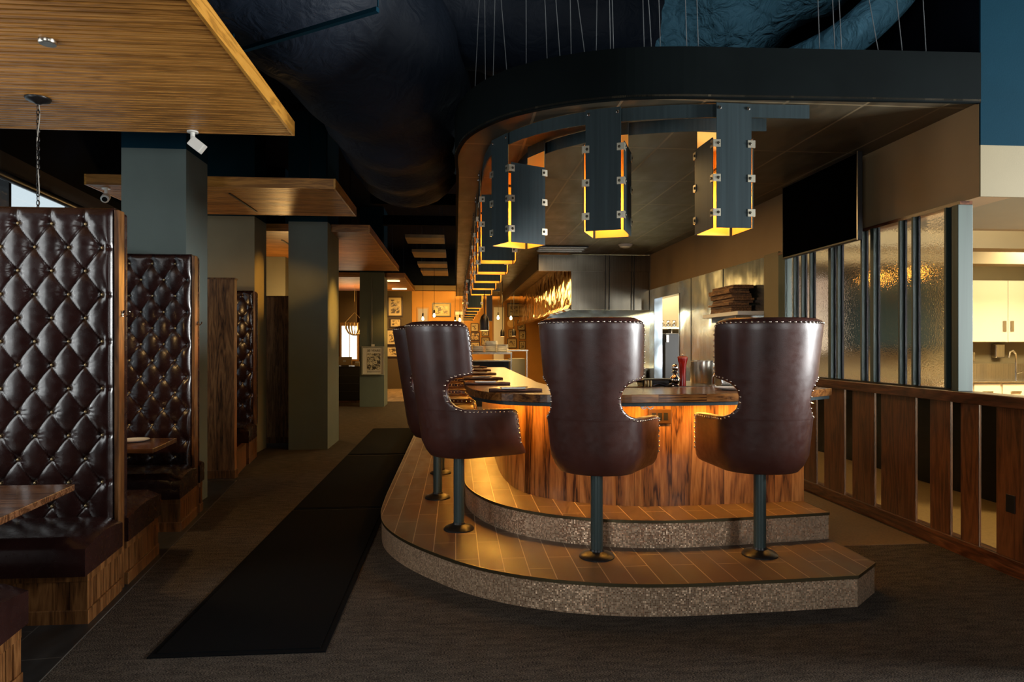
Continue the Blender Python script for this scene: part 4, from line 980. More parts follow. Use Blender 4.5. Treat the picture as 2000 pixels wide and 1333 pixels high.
# ------------------------------------------------------------------ things behind the glass and in the kitchen
t = thing('equipment_cabinet', 'dark low cabinet behind the half wall, seen through its slits', 'cabinet', (5.85, 8.2, 0.005))
obj('body', MB().box(-0.4, 0.4, -2.4, 3.4, 0.0, 0.98), M['black'], t, bevel=0.005); obj('worktop', MB().box(-0.45, 0.45, -2.45, 3.45, 0.98, 1.02), plain('red_brown_top', (0.20, 0.07, 0.045), 0.3), t, bevel=0.004)
t = thing('dark_cooler', 'large dark glass-front cooler blurred behind the textured glass', 'cooler', (8.1, 12.05, 1.50))
obj('case', MB().box(-1.0, 0.95, 0.0, 0.3, 0.0, 1.45), M['black'], t, bevel=0.01)
obj('front_glass', MB().box(-0.9, 0.0, -0.012, -0.002, 0.06, 1.38).box(0.05, 0.88, -0.012, -0.002, 0.06, 1.38), plain('cooler_glass', (0.02, 0.04, 0.05), 0.15), t)
t = thing('pale_locker', 'pale upright cabinet blurred behind the left of the textured glass', 'cabinet', (6.70, 12.14, 1.5))
obj('body', MB().box(-0.3, 0.3, 0, 0.25, 0, 1.35), M['white'], t, bevel=0.01)
for k, (x, z, lab) in enumerate(((7.35, 2.78, 'left one of two amber pendant bulbs blurred behind the textured glass'), (8.05, 2.87, 'right one of two amber pendant bulbs blurred behind the textured glass'))):
    t = thing('amber_pendant', lab, 'pendant lamp', (x, 11.4, z)); obj('bulb', MB().ball((0, 0, 0), 0.07, 12), emit('amber_globe%d' % k, (1.0, 0.40, 0.05), 5.0), t, True); obj('cord', MB().tube([(0, 0, 0.06), (0, 0, 3.45 - z)], 0.006, 6), M['black'], t)
for k, (x, y) in enumerate(((5.9, 6.9), (7.2, 8.1))):
    t = thing('kitchen_downlight', ('bright round downlight behind the right panes of textured glass', 'small bright downlight behind the middle panes of textured glass')[k], 'downlight', (x, y, 3.44))
    obj('trim_ring', MB().lathe([(0.09, -0.01), (0.09, 0.0)], n=20), M['white'], t, True); obj('lens', MB().lathe([(0.07, -0.014), (0.07, -0.0105)], n=20), DOWN, t)
wc = thing('wall_cabinet', 'white two-door wall cabinet in the kitchen at the right edge', 'cabinet', (10.2, 12.4, 1.66))
obj('carcass', MB().box(-0.62, 0.9, -0.36, 0, 0, 1.16), M['cabwhite'], wc)
for x0, x1, hx in ((-0.61, 0.14, 0.07), (0.15, 0.89, 0.22)):
    d = obj('door', MB().box(x0, x1, -0.385, -0.362, 0.005, 1.155), M['cabwhite'], wc, bevel=0.006); obj('handle', MB().box(hx - 0.035, hx + 0.035, -0.40, -0.386, 0.20, 0.40), M['sstl'], d, bevel=0.005)
bc = thing('sink_counter', 'pale kitchen sink counter with drawers at the right edge', 'counter', (10.3, 12.0, 0))
obj('worktop', MB().box(-1.6, 1.3, -0.42, 0.38, 0.92, 0.95), M['sstl'], bc, bevel=0.005)
obj('cabinet', MB().box(-1.55, 1.25, -0.36, 0.36, 0.10, 0.92), M['cabwhite'], bc)
for x in (-1.5, -0.95, -0.4, 0.15, 0.7):
    d = obj('drawer', MB().box(x, x + 0.5, -0.385, -0.362, 0.55, 0.90), M['cabwhite'], bc, bevel=0.005); obj('handle', MB().box(x + 0.15, x + 0.35, -0.41, -0.386, 0.74, 0.77), M['sstl'], d, bevel=0.005)
obj('backsplash', MB().box(-1.6, 1.3, 0.36, 0.38, 0.95, 1.25), M['sstl'], bc)
t = thing('kitchen_faucet', 'chrome gooseneck faucet on the sink counter at the right edge', 'faucet', (10.45, 11.95, 0.95))
obj('spout', MB().tube([(0, 0, 0), (0, 0, 0.40), (-0.02, -0.01, 0.50), (-0.09, -0.03, 0.55), (-0.17, -0.05, 0.52), (-0.19, -0.055, 0.42)], 0.018, 12), M['chrome'], t, True); obj('lever', MB().tube([(0.02, 0, 0.12), (0.10, -0.03, 0.16)], 0.012, 8), M['chrome'], t, True)
t = thing('soap_dispenser', 'steel soap dispenser on the kitchen wall below the white cabinet', 'dispenser', (10.42, 12.4, 1.36)); obj('body', MB().box(-0.1, 0.1, -0.12, 0, 0, 0.27), M['sstl'], t, bevel=0.02)
t = thing('wall_outlet', 'steel wall outlet between the white cabinet and the sink', 'outlet', (9.93, 12.4, 1.38)); obj('plate', MB().box(-0.06, 0.06, -0.01, 0, -0.09, 0.09), M['sstl'], t, bevel=0.004)

# shelf with cutting boards on the steel wall
sh = thing('wall_shelf', 'white shelf on the steel wall holding cutting boards', 'shelf', (WX - 0.02, 8.6, 2.03))
obj('board', MB().box(-0.34, 0, -0.36, 0.85, -0.05, 0.0), M['white'], sh, bevel=0.004); [obj('bracket', MB().box(-0.30, 0, yy, yy + 0.02, -0.12, -0.05), M['sstl'], sh) for yy in (-0.2, 0.6)]
rr = random.Random(5); z = 2.03
ths = [0.028, 0.03, 0.034, 0.03, 0.028, 0.034, 0.03, 0.03, 0.026, 0.034, 0.026, 0.022]
tot = len(ths)
for k, h in enumerate(ths):
    ox, oy = rr.uniform(-0.035, 0.03), rr.uniform(-0.03, 0.05)
    lab = 'worn wooden cutting board, ' + ('lowest of the stack on the steel wall shelf' if k == 0 else 'topmost of the stack on the steel wall shelf' if k == tot - 1 else '%s up in the stack on the steel wall shelf' % num[k])
    tag(obj('cutting_board', MB().box(3.53 + ox, 3.80 + ox, 8.50 + oy, 9.22 + oy, z, z + h - 0.002), M['oldboard'], bevel=0.003), lab, 'cutting board', 'stacked cutting boards'); z += h
# things on the work counter
WZ = 1.235
t = thing('pepper_mill', 'tall red lacquered pepper mill on the counter', 'pepper mill', (2.02, 5.95, WZ))
obj('body', MB().lathe([(0.030, 0), (0.029, 0.03), (0.027, 0.10), (0.034, 0.20), (0.044, 0.235), (0.044, 0.25)], n=24), M['red'], t, True, 50); obj('rim', MB().lathe([(0.045, 0.25), (0.046, 0.262), (0.03, 0.268)], n=24), plain('coral_rim', (0.6, 0.12, 0.06), 0.2), t, True); obj('finial', MB().ball((0, 0, 0.278), 0.011, 10), M['chrome'], t, True)
t = thing('pepper_mill', 'bulbous chrome pepper mill beside the red one', 'pepper mill', (1.935, 5.90, WZ))
obj('body', MB().lathe([(0.034, 0), (0.036, 0.012), (0.028, 0.022), (0.046, 0.05), (0.044, 0.075), (0.020, 0.10), (0.016, 0.115), (0.030, 0.125), (0.026, 0.135)], n=24), M['chrome'], t, True, 60); obj('head', MB().lathe([(0.014, 0.135), (0.026, 0.15), (0.030, 0.17), (0.024, 0.19), (0.008, 0.2)], n=20), M['chrome'], t, True, 60)
t = thing('stock_pot', 'large polished steel pot behind the pepper mills', 'pot', (2.42, 6.48, WZ)); obj('body', MB().lathe([(0.13, 0), (0.135, 0.006), (0.135, 0.205), (0.142, 0.21), (0.142, 0.215), (0.128, 0.213), (0.126, 0.02)], n=32), M['sstl'], t, True, 50)
t = thing('serving_tray', 'black oblong pan on the counter left of the pepper mills', 'pan', (1.80, 6.02, WZ)); obj('pan', MB().prism([(-0.15, -0.10), (0.15, -0.10), (0.15, 0.10), (-0.15, 0.10)], 0, 0.065), M['black'], t, bevel=0.012); obj('handle', MB().box(-0.19, -0.15, -0.05, 0.05, 0.035, 0.05), M['black'], t)
for k in range(3):
    t = thing('pan_knob', '%s of three small pale rollers at the left end of the black pan' % ('left', 'middle', 'right')[k], 'roller', (1.66 + 0.025 * k, 5.88, WZ)); obj('grip', MB().lathe([(0.009, 0.0), (0.011, 0.02), (0.009, 0.055)], n=10), M['matboard'], t, True)
t = thing('steel_tongs', 'curled steel tongs lying before the black pan', 'tongs', (1.80, 5.80, 1.237)); obj('arm', MB().tube([(-0.10, -0.01, 0.012), (-0.04, 0.02, 0.03), (0.02, -0.01, 0.012), (0.08, 0.01, 0.03), (0.13, -0.01, 0.008)], 0.009, 8), M['chrome'], t, True)
t = thing('napkin_dispenser', 'steel box dispenser with black knob on the counter', 'dispenser', (2.50, 6.12, WZ)); obj('box', MB().box(-0.09, 0.09, -0.08, 0.08, 0, 0.135), M['sstl'], t, bevel=0.008); obj('knob', MB().lathe([(0.012, 0.135), (0.01, 0.155), (0.03, 0.172), (0.03, 0.178)], n=16), M['black'], t, True)
t = thing('bar_tap', 'chrome arched tap beside the steel box dispenser', 'tap', (2.32, 6.00, WZ)); obj('spout', MB().tube([(0.0, 0, 0), (0.0, 0, 0.07), (0.012, -0.01, 0.105), (0.04, -0.02, 0.115), (0.065, -0.03, 0.095), (0.07, -0.03, 0.02)], 0.014, 10), M['chrome'], t, True); obj('cap', MB().lathe([(0.03, 0.0), (0.03, 0.008), (0.02, 0.012)], n=16), M['chrome'], t, True)
t = thing('dinner_plate', 'white plate on the walnut counter left of the rightmost stool', 'plate', (2.17, 5.20, 1.25)); obj('dish', MB().lathe([(0.07, 0), (0.10, 0.006), (0.135, 0.018), (0.14, 0.022), (0.128, 0.02), (0.085, 0.010)], n=28), M['china'], t, True)
# place settings: folded brown napkins with cutlery rolled in
def napkin(label, x, y, rz, L_=0.34):
    t = thing('rolled_napkin', label, 'napkin', (x, y, 1.25), rz, 'rolled napkins along the bar')
    m = MB(); vs = []; fs = []; nx, ny = 16, 10
    for i in range(nx + 1):
        u = i / nx
        for j in range(ny):
            a = 2 * PI * j / ny; w_ = 0.055 * (0.35 + 0.65 * math.sin(PI * min(1, 0.15 + u * 0.8))); vs.append(((u - 0.5) * L_, w_ * math.cos(a), max(0.001, 0.013 + 0.013 * math.sin(a) + 0.003 * math.sin(u * 17) * (math.sin(a) > 0))))
    for i in range(nx):
        for j in range(ny): fs.append((i * ny + j, (i + 1) * ny + j, (i + 1) * ny + (j + 1) % ny, i * ny + (j + 1) % ny))
    fs += [tuple(range(ny)), tuple(range(nx * ny, (nx + 1) * ny))[::-1]]
    obj('cloth', m.add(vs, fs), M['napkin'], t, True)
    obj('paper_slip', MB().box(-0.11, 0.07, -0.035, 0.05, 0.026, 0.034), M['paper'], t)
    obj('cutlery', MB().tube([(-0.05, 0.0, 0.031), (0.06, -0.012, 0.034), (0.09, -0.015, 0.036)], 0.004, 6).tube([(-0.04, 0.018, 0.031), (0.08, 0.0, 0.035)], 0.004, 6), M['chrome'], t, True)
    return t
n0 = napkin('rolled brown napkin with white slip nearest on the bend of the counter', 0.45, 5.12, 0.06, 0.40)
for k, y in enumerate((6.02, 6.95, 8.1, 9.3, 10.5)):
    dup(n0, (0.28, y, 1.25), 0.03 * (-1) ** k, 'rolled brown napkin on the straight counter side, %s from the bend' % num[k])

# ------------------------------------------------------------------ kitchen line behind the bar
hd = thing('range_hood', 'long steel range hood with amber reflecting side above the cooking line', 'hood', (3.0, 13.3, 2.3))
inv = Matrix.Translation((-3.0, -13.3, -2.3))
o = obj('fascia', MB().box(1.62, 3.84, 13.28, 13.33, 3.06, 3.38), M['hoodsteel'], hd); o.matrix_parent_inverse = inv
o = obj('body', MB().box(2.27, 3.83, 13.3, 13.36, 2.30, 3.06), M['hoodsteel'], hd); o.matrix_parent_inverse = inv
o = obj('side_panel', MB().box(2.27, 2.30, 13.36, 24.5, 2.42, 3.38), M['copper'], hd); o.matrix_parent_inverse = inv
o = obj('drip_lip', MB().add([(2.27, 13.3, 2.42), (2.27, 24.5, 2.42), (2.20, 24.5, 2.33), (2.20, 13.3, 2.33), (2.27, 13.3, 2.30), (2.27, 24.5, 2.30)], [(0, 1, 2, 3), (3, 2, 5, 4), (0, 3, 4), (1, 5, 2)]), M['copper'], hd); o.matrix_parent_inverse = inv
sm = MB()
for x in (2.94, 3.02, 3.47, 3.52): sm.box(x, x + 0.012, 13.27, 13.279, 2.30, 3.38)
o = obj('seam', sm, M['black'], hd); o.matrix_parent_inverse = inv
m = MB().box(1.60, 1.64, 13.33, 24.8, 3.08, 3.40)
struct('trim_6', m, M['ochredark'], 'brown dropped soffit edge running beside the hood')
t = thing('cooking_line', 'steel cooking line under the long hood', 'range', (3.3, 16, 0)); obj('cabinet', MB().box(-0.5, 0.5, -2.6, 1.1, 0.05, 1.10), M['sstl'], t); obj('worktop', MB().box(-0.55, 0.52, -2.65, 1.15, 1.10, 1.14), M['sstl'], t); obj('pot_rack', MB().tube([(-0.2, -2.3, 2.05), (-0.2, 1.1, 2.05)], 0.015, 8).tube([(0.1, -2.3, 2.05), (0.1, 1.1, 2.05)], 0.015, 8), M['chrome'], t)
t = thing('steel_fridge', 'dark steel refrigerator door in the kitchen doorway', 'refrigerator', (4.38, 12.95, 0)); obj('body', MB().box(-0.35, 0.45, -0.05, 0.25, 0, 1.83), plain('dark_steel', (0.030, 0.026, 0.020), 0.4), t, bevel=0.01); obj('latch', MB().box(-0.33, -0.28, -0.08, -0.05, 1.66, 1.80), M['sstl'], t, bevel=0.004)
t = thing('pantry_shelf', 'white pantry shelf with jars seen through the kitchen doorway', 'shelf', (4.55, 14.28, 1.98)); obj('board', MB().box(-0.32, 0.32, -0.25, 0, -0.03, 0.0), M['white'], t); obj('bracket', MB().box(-0.02, 0.0, -0.22, 0, -0.12, -0.03), M['white'], t)
for k in range(3): tag(obj('pantry_jar', MB().lathe([(0.05, 0), (0.055, 0.01), (0.055, 0.11), (0.04, 0.13), (0.045, 0.15)], (4.36 + 0.13 * k, 14.15, 1.98), 14), M['chrome'], None, True), ('left', 'middle', 'right')[k] + ' of the small jars on the white pantry shelf', 'jar', 'jars on the pantry shelf')
# expo table with plates at the end of the bar
ex = thing('expo_table', 'stainless expo table with overshelf at the far end of the counter', 'table', (0.80, 14.2, 0))
obj('overshelf', MB().box(-0.62, 0.36, -0.2, 0.5, 1.42, 1.46), M['sstl'], ex); obj('lower_shelf', MB().box(-0.62, 0.36, -0.2, 0.5, 1.27, 1.29), M['sstl'], ex)
for x in (-0.6, 0.34): obj('leg', MB().box(x - 0.015, x + 0.015, -0.18, -0.15, 0, 1.42), M['sstl'], ex)
obj('cabinet', MB().box(0.38, 0.70, 0.5, 1.2, 0, 1.31), M['cream'], ex); obj('undershelf_shade', MB().box(-0.6, 0.34, 0.46, 0.5, 0, 1.27), M['black'], ex); obj('rear_shelf', MB().box(0.35, 0.82, 1.0, 1.7, 1.47, 1.50), M['sstl'], ex); obj('post', MB().box(0.78, 0.80, 1.0, 1.03, 0.0, 1.47), M['sstl'], ex)  # black sheet stands for the shade below the shelf
for k, (x, y, n_, r) in enumerate(((0.46, 14.2, 9, 0.15), (0.74, 14.45, 16, 0.16), (0.97, 14.3, 11, 0.14))):
    for q in range(n_):
        m = MB().lathe([(r * 0.6, 0), (r * 0.95, 0.010), (r, 0.013), (r * 0.9, 0.011)], (x, y, 1.46 + 0.0145 * q), 20)
        tag(obj('stacked_plate', m, M['china'], None, True), 'white plate, %s from the bottom of the %s stack on the expo table' % (num[q], ('left', 'middle', 'right')[k]), 'plate', 'plates stacked on the expo table')
# heat lamps
def heat_lamp(label, x, y, z, r, h, zt):
    t = thing('heat_lamp', label, 'heat lamp', (x, y, z), 0, 'black heat lamps over the pass')
    obj('shade', MB().lathe([(r, 0), (r, h * 0.6), (r * 0.75, h * 0.85), (r * 0.3, h)], n=20), M['black'], t, True); obj('lens', MB().lathe([(r * 0.85, -0.004), (r * 0.85, -0.001)], n=16), emit('heat_lens_' + label[:6], (1, 0.5, 0.15), 2.0), t); obj('cord', MB().tube([(0, 0, h), (0, 0, zt - z)], 0.008, 6), M['black'], t)
heat_lamp('largest black cylinder heat lamp hanging below the lamp row', 0.46, 11.0, 1.84, 0.075, 0.26, 3.40)
heat_lamp('small black heat lamp hanging far off, left of two', 1.30, 19.0, 1.85, 0.06, 0.20, 3.40)
heat_lamp('small black heat lamp hanging far off, right of two', 1.62, 19.0, 1.86, 0.06, 0.20, 3.40)
t = thing('lamp_track', 'black heat-lamp track box under the canopy behind the plate lamps', 'track', (0.62, 12.6, 2.05)); obj('box', MB().box(-0.05, 0.05, -0.1, 0.1, 0.0, 0.70), M['black'], t); obj('arm', MB().box(-0.2, 0.2, -0.03, 0.03, 0.55, 0.60), M['black'], t); obj('stem', MB().box(-0.012, 0.012, -0.012, 0.012, 0.70, 1.35), M['black'], t)

# ------------------------------------------------------------------ far room
PY = 25.6
def picture(label, x0, z0, x1, z1, seed, mat=0.14, dark=(0.05, 0.03, 0.012), light=(0.55, 0.40, 0.17), frame='framewood', cat='picture', art=None):
    w_, h_ = x1 - x0, z1 - z0; cx = (x0 + x1) / 2
    t = thing('framed_picture', label, cat, (cx, PY, z0), 0, 'framed pictures on the far wall'); f = min(0.045, w_ * 0.08)
    fr = MB().box(-w_ / 2, w_ / 2, -0.035, 0, 0, f).box(-w_ / 2, w_ / 2, -0.035, 0, h_ - f, h_).box(-w_ / 2, -w_ / 2 + f, -0.035, 0, f, h_ - f).box(w_ / 2 - f, w_ / 2, -0.035, 0, f, h_ - f)
    obj('frame', fr, M[frame], t); obj('mat_board', MB().box(-w_ / 2 + f, w_ / 2 - f, -0.012, -0.002, f, h_ - f), M['matboard'], t)
    b = f + mat * min(w_, h_)
    obj('print', MB().box(-w_ / 2 + b, w_ / 2 - b, -0.016, -0.012, b, h_ - b), art or mk_art('print_%d' % seed, seed, dark, light, 6.0), t)
pics = [('tall framed photograph at the left of the far wall', -2.49, 2.65, -1.93, 3.395), ('small landscape framed photograph below the tall one at far left', -2.40, 2.26, -1.99, 2.59),
        ('framed picture half hidden by the leftmost stool back, upper one', -2.54, 1.61, -2.05, 2.20), ('framed picture half hidden by the leftmost stool back, lower one', -2.52, 1.16, -2.05, 1.58),
        ('largest framed landscape picture above the bend stool', -0.87, 2.66, -0.18, 3.19), ('small framed picture below the largest landscape one', -0.88, 2.22, -0.55, 2.51),
        ('framed picture of a pale scene left of the black heat lamp', 0.56, 2.12, 0.85, 2.43), ('square dark picture with a light round shape by the plate stacks', 0.55, 1.78, 0.89, 2.09),
        ('small framed picture directly below the black heat lamp', 0.97, 1.95, 1.23, 2.15), ('framed picture mostly hidden behind the middle plate stack', 0.96, 1.60, 1.26, 1.90),
        ('large framed picture beside the amber hood, top of that group', 1.93, 2.67, 2.43, 3.19), ('small upright framed picture between the two small heat lamps', 1.98, 1.90, 2.22, 2.20),
        ('framed picture partly behind the hood lip', 2.32, 2.17, 2.61, 2.55), ('framed landscape picture right of the small heat lamps', 2.37, 1.83, 2.63, 2.15),
        ('framed picture with a tall dark stroke right of the plates', 1.93, 1.49, 2.29, 1.86), ('rightmost low framed picture near the middle stool', 2.38, 1.45, 2.62, 1.76),
        ('framed picture low behind the left plate stack', 0.55, 1.42, 0.90, 1.74)]
for k, (lab, x0, z0, x1, z1) in enumerate(pics): picture(lab, x0, z0, x1, z1, k, *( (0.0, (0.03, 0.015, 0.008), (0.55, 0.36, 0.12)) if k == 7 else (0.14,)))
M['oak_frame'] = plain('gilt_oak_frame', (0.30, 0.15, 0.04), 0.4)
t = thing('wall_mirror', 'tall framed mirror on the far wall left of the largest picture', 'mirror', (-1.22, PY, 2.20)); obj('frame', MB().box(-0.23, 0.23, -0.03, 0, 0, 0.82), M['oak_frame'], t, bevel=0.01); obj('glass', MB().box(-0.17, 0.17, -0.036, -0.031, 0.06, 0.76), plain('grey_mirror', (0.30, 0.26, 0.24), 0.25), t)
t = thing('wall_niche', 'small bright framed window on the far wall above the bend stool', 'window', (0.14, PY, 2.2)); obj('frame', MB().box(-0.2, 0.2, -0.03, 0, 0, 0.72), M['oak_frame'], t); obj('glass', MB().box(-0.16, 0.16, -0.036, -0.031, 0.04, 0.52), plain('pale_blind', (0.5, 0.42, 0.28), 0.5), t); obj('blind', MB().box(-0.16, 0.16, -0.036, -0.031, 0.54, 0.66), M['paper'], t)
t = thing('round_plaque', 'round amber plaque on the far wall under the large hood-side picture', 'plaque', (2.08, PY, 2.42)); obj('disc', MB().lathe([(0.15, 0), (0.15, 0.02), (0.13, 0.025)], (0, 0, 0), 28, 0, Matrix.Rotation(PI / 2, 4, 'X')), plain('amber_disc', (0.62, 0.36, 0.10), 0.4), t, True)
dr = struct('door_1', MB().box(1.36, 1.86, PY - 0.04, PY, 0, 3.10), M['oak_frame'], 'tall pale doorway in the far wall'); struct('door_lit_sheet', MB().box(1.42, 1.80, PY - 0.05, PY - 0.041, 0, 3.03), M['white'], None, False, dr)  # white sheet holds the brightness of the lit opening in its colour
struct('trim_7', MB().box(-3.5, -1.62, 25.3, 25.6, 0, 3.62), plain('deep_olive_paint', (0.060, 0.037, 0.012), 0.75), 'olive wall bay at the left of the far wall')
for o in bpy.data.objects:       # the left pictures hang on the bay that stands forward of the far wall
    if o.name.startswith('framed_picture') and o.location.x < -1.7: o.location.y = 25.3
bulbs = [(-0.998, 21.0, 2.41, 'bare glowing bulb before the tall mirror, leftmost of the bulbs'), (-0.655, 21.0, 2.51, 'bare glowing bulb at the corner of the largest landscape picture'), (-0.016, 21.0, 2.30, 'bright bare bulb just above the bend stool back'),
         (0.13, 21.6, 2.40, 'bare bulb hanging before the small bright window'), (1.305, 21.0, 2.45, 'bare bulb hanging before the pale doorway'), (1.701, 21.0, 2.44, 'bare bulb hanging before the round plaque')]
for x, y, z, lab in bulbs:
    t = thing('bare_bulb_pendant', lab, 'pendant lamp', (x, y, z), 0, 'bare bulbs in the far room')
    obj('bulb', MB().lathe([(0.008, -0.05), (0.03, -0.033), (0.036, -0.005), (0.025, 0.035), (0.018, 0.065)], n=16), EDISON, t, True); obj('socket', MB().lathe([(0.024, 0.065), (0.024, 0.16), (0.008, 0.18)], n=12), M['black'], t, True); obj('cord', MB().tube([(0, 0, 0.17), (0, 0, CZ - z)], 0.006, 6), M['black'], t)
t = thing('glass_cluster_lamp', 'cluster of small glowing globes low on the far wall above the bend stool', 'wall lamp', (-0.32, 25.35, 2.28))
for x, z in ((-0.14, 0.0), (0, 0.07), (0.14, 0.02)): obj('globe', MB().ball((x, 0, z), 0.06, 10), emit('globe_%d' % int(x * 100), (1, 0.62, 0.18), 4.0), t, True)
obj('bar', MB().box(-0.2, 0.2, 0.05, 0.25, -0.02, 0.02), M['black'], t)
# poster on the third column
PXc = -2.14
t = thing('framed_poster', 'white framed poster reading 50 YEARS hanging on the dark green column', 'poster', (PXc, 17.97, 0.83))
fr = MB().box(-0.285, 0.285, -0.05, 0, 0, 0.03).box(-0.285, 0.285, -0.05, 0, 0.715, 0.745).box(-0.285, -0.255, -0.05, 0, 0.03, 0.715).box(0.255, 0.285, -0.05, 0, 0.03, 0.715)
obj('frame', fr, plain('grey_frame', (0.30, 0.32, 0.28), 0.4), t); obj('sheet', MB().box(-0.255, 0.255, -0.02, -0.004, 0.03, 0.715), M['paper'], t)
obj('print', MB().box(-0.15, 0.19, -0.025, -0.02, 0.13, 0.57), mk_art('poster_print', 3, (0.02, 0.018, 0.015), (0.65, 0.60, 0.45), 9.0), t)
fc = bpy.data.curves.new('lettering', 'FONT'); fc.body = '50 YEARS'; fc.size = 0.082; fc.align_x = 'CENTER'; fc.extrude = 0.001; fc.materials.append(M['ink'])
fo = bpy.data.objects.new('lettering_curve', fc); me = bpy.data.meshes.new_from_object(fo); bpy.data.objects.remove(fo); fo = bpy.data.objects.new('lettering', me); COL.objects.link(fo); fo.parent = t; fo.location = (0.02, -0.023, 0.605); fo.rotation_euler = (PI / 2, 0, 0)
lm = MB()
for k in range(3): lm.box(-0.15, 0.19, -0.022, -0.0195, 0.06 + 0.022 * k, 0.068 + 0.022 * k)
obj('caption_line', lm, M['ink'], t); obj('hook', MB().box(-0.04, 0.04, -0.03, 0, 0.745, 0.80), M['white'], t)
tag(obj('conduit', MB().tube([(PXc - 0.03, 17.98, 1.63), (PXc - 0.03, 17.98, 3.38)], 0.012, 8), M['cable']), 'grey conduit running up the dark green column above the poster', 'conduit')
# host stand and the window beyond it
hs = thing('host_stand', 'black host stand left of the dark green column', 'host stand', (-3.05, 19.6, 0.006))
obj('body', MB().box(-0.55, 0.45, -0.3, 0.3, 0.06, 0.97), M['black'], hs, bevel=0.006); obj('top', MB().box(-0.58, 0.48, -0.33, 0.33, 0.97, 1.01), M['black'], hs, bevel=0.004); obj('plinth', MB().box(-0.5, 0.4, -0.27, 0.27, 0.0, 0.06), M['boothwood'], hs)
sh_ = MB()
for z in (0.30, 0.52, 0.74): sh_.box(-0.45, 0.35, -0.312, -0.302, z, z + 0.015)
obj('drawer_line', sh_, plain('dark_grey', (0.03, 0.03, 0.03), 0.3), hs)
t = thing('point_of_sale_terminal', 'cream till monitor on the black host stand', 'terminal', (-3.12, 19.6, 1.016)); obj('housing', MB().box(-0.2, 0.2, -0.06, 0.04, 0.02, 0.26), plain('brass_housing', (0.45, 0.30, 0.12), 0.35), t, bevel=0.01); obj('foot', MB().box(-0.1, 0.1, -0.05, 0.06, 0, 0.02), M['black'], t); obj('badge', MB().box(-0.04, 0.04, -0.066, -0.06, 0.11, 0.17), M['paper'], t)
t = thing('card_holder', 'small pale card holder at the right of the till monitor', 'holder', (-2.76, 19.5, 1.016)); obj('tray', MB().box(-0.07, 0.07, -0.05, 0.05, 0, 0.09), M['matboard'], t, bevel=0.006); obj('cards', MB().box(-0.055, 0.055, -0.03, 0.03, 0.09, 0.13), M['paper'], t)
struct('wall_entry', MB().box(-6.4, -3.5, 24.4, 24.6, 0, 3.62), M['ochredark'], 'olive wall beside the entrance')
wn = struct('window_3', MB().box(-4.05, -3.40, 24.34, 24.42, 1.05, 2.40), M['oak_frame'], 'bright street window beyond the host stand')
struct('pane', MB().box(-3.98, -3.46, 24.33, 24.338, 1.12, 2.28), WINDOWLIT, None, False, wn)
struct('glazing_bar', MB().box(-3.72, -3.69, 24.31, 24.329, 1.12, 2.28), M['oak_frame'], None, False, wn)
cg = thing('cage_pendant', 'slatted wooden cage pendant half hidden by the dark green column', 'pendant lamp', (-2.99, 20.6, 1.90))
cmh = MB()
for k in range(18):
    a = 2 * PI * k / 18; c, s_ = math.cos(a), math.sin(a)
    cmh.tube([(0.05 * c, 0.05 * s_, 0.0), (0.19 * c, 0.19 * s_, 0.06), (0.27 * c, 0.27 * s_, 0.20), (0.29 * c, 0.29 * s_, 0.38)], 0.016, 5)
obj('cage', cmh, plain('pale_cane', (0.75, 0.60, 0.33), 0.5), cg, True); obj('wire', MB().tube([(-0.28, 0, 0.38), (0, 0, 0.68)], 0.007, 5).tube([(0.28, 0, 0.38), (0, 0, 0.68)], 0.007, 5).tube([(0, 0, 0.68), (0, 0, 1.5)], 0.006, 5), M['matboard'], cg)
obj('bulb', MB().ball((0, 0, 0.2), 0.055, 10), EDISON, cg, True)
for k, (y) in enumerate((19.1, 21.8)):
    tag(obj('linear_light', MB().box(-2.0, -1.55, y, y + 0.04, 3.375, 3.396), emit('linear_lens_%d' % k, (1, 0.75, 0.35), 6.0)), ('near', 'far')[k] + ' thin lit strip set in the farthest oak ceiling panel', 'ceiling lamp', 'lit strips in the far panel')

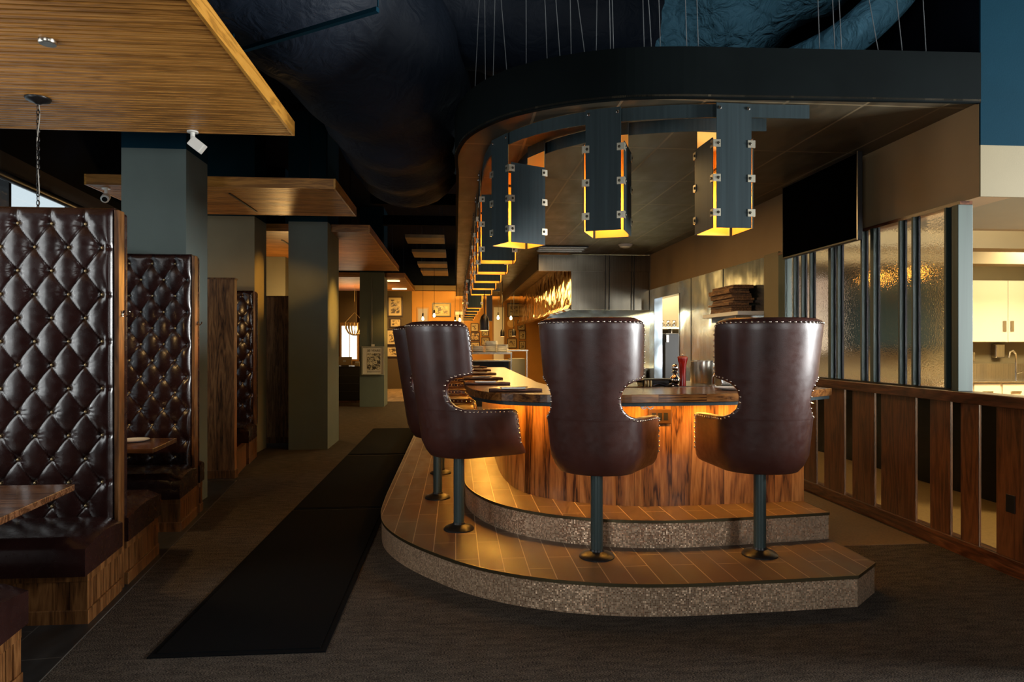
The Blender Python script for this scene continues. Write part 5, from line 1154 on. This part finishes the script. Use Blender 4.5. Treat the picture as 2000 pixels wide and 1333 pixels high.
# ------------------------------------------------------------------ lamp light of the room and added fill lights
point('chain_pendant_light', (-3.03, 5.235, 1.95), 21, (1.0, 0.60, 0.22), 0.08)
point('booth_lamp_light', (-3.4, 8.9, 2.0), 7, (1.0, 0.60, 0.22), 0.08)
point('booth_lamp_light', (-3.2, 13.2, 2.2), 36, (1.0, 0.58, 0.20), 0.1)
area('far_room_lamps', (0.4, 23.6, 3.5), (math.radians(30), 0, 0), 3.0, 0.6, 175, (1.0, 0.58, 0.15))
area('lobby_lamps', (-2.9, 21.0, 2.9), (PI, 0, 0), 1.5, 1.5, 16, (1.0, 0.55, 0.18))
area('lobby_floor_lamps', (-2.0, 23.5, 3.3), (0, 0, 0), 1.5, 1.5, 40, (1.0, 0.62, 0.25))
area('bar_fill_light', (1.5, 9.0, 3.36), (0, 0, 0), 1.0, 5.0, 50, (1.0, 0.62, 0.24))  # added fill lights above the counter, without any fitting
area('bar_fill_light', (1.4, 17.5, 3.0), (0, 0, 0), 1.0, 7.0, 130, (1.0, 0.58, 0.17))
spot('expo_plate_fill', (0.95, 12.6, 2.9), (0.75, 14.3, 1.55), 130, (1.0, 0.78, 0.48), 34)  # added spot that whitens the plate stacks, apart from the heat lamps
for py, tx, ty, tz, pw, an in ((11.0, -1.96, 11.2, 2.15, 330, 30), (17.4, -1.86, 18.4, 2.1, 330, 30), (9.9, -2.95, 10.6, 2.5, 260, 20), (8.6, -2.42, 6.64, 1.7, 420, 12), (7.7, -2.18, 4.68, 1.7, 420, 16)):
    spot('added_amber_spot', (0.16, py, 2.75), (tx, ty, tz), pw, (1.0, 0.42, 0.06), an, 1.0)  # added spots that stand in for lamp spill on columns and booth ends
area('hood_light', (3.0, 15.5, 2.28), (0, 0, 0), 0.5, 2.8, 110, (1.0, 0.90, 0.55))
area('kitchen_light', (6.5, 8.2, 3.40), (0, 0, 0), 3.0, 4.5, 80, KIT)
area('kitchen_light', (10.2, 9.6, 3.40), (0, 0, 0), 2.0, 3.0, 480, KIT)
area('pantry_light', (4.45, 13.5, 3.25), (0, 0, 0), 0.6, 0.6, 85, (1.0, 0.86, 0.64))
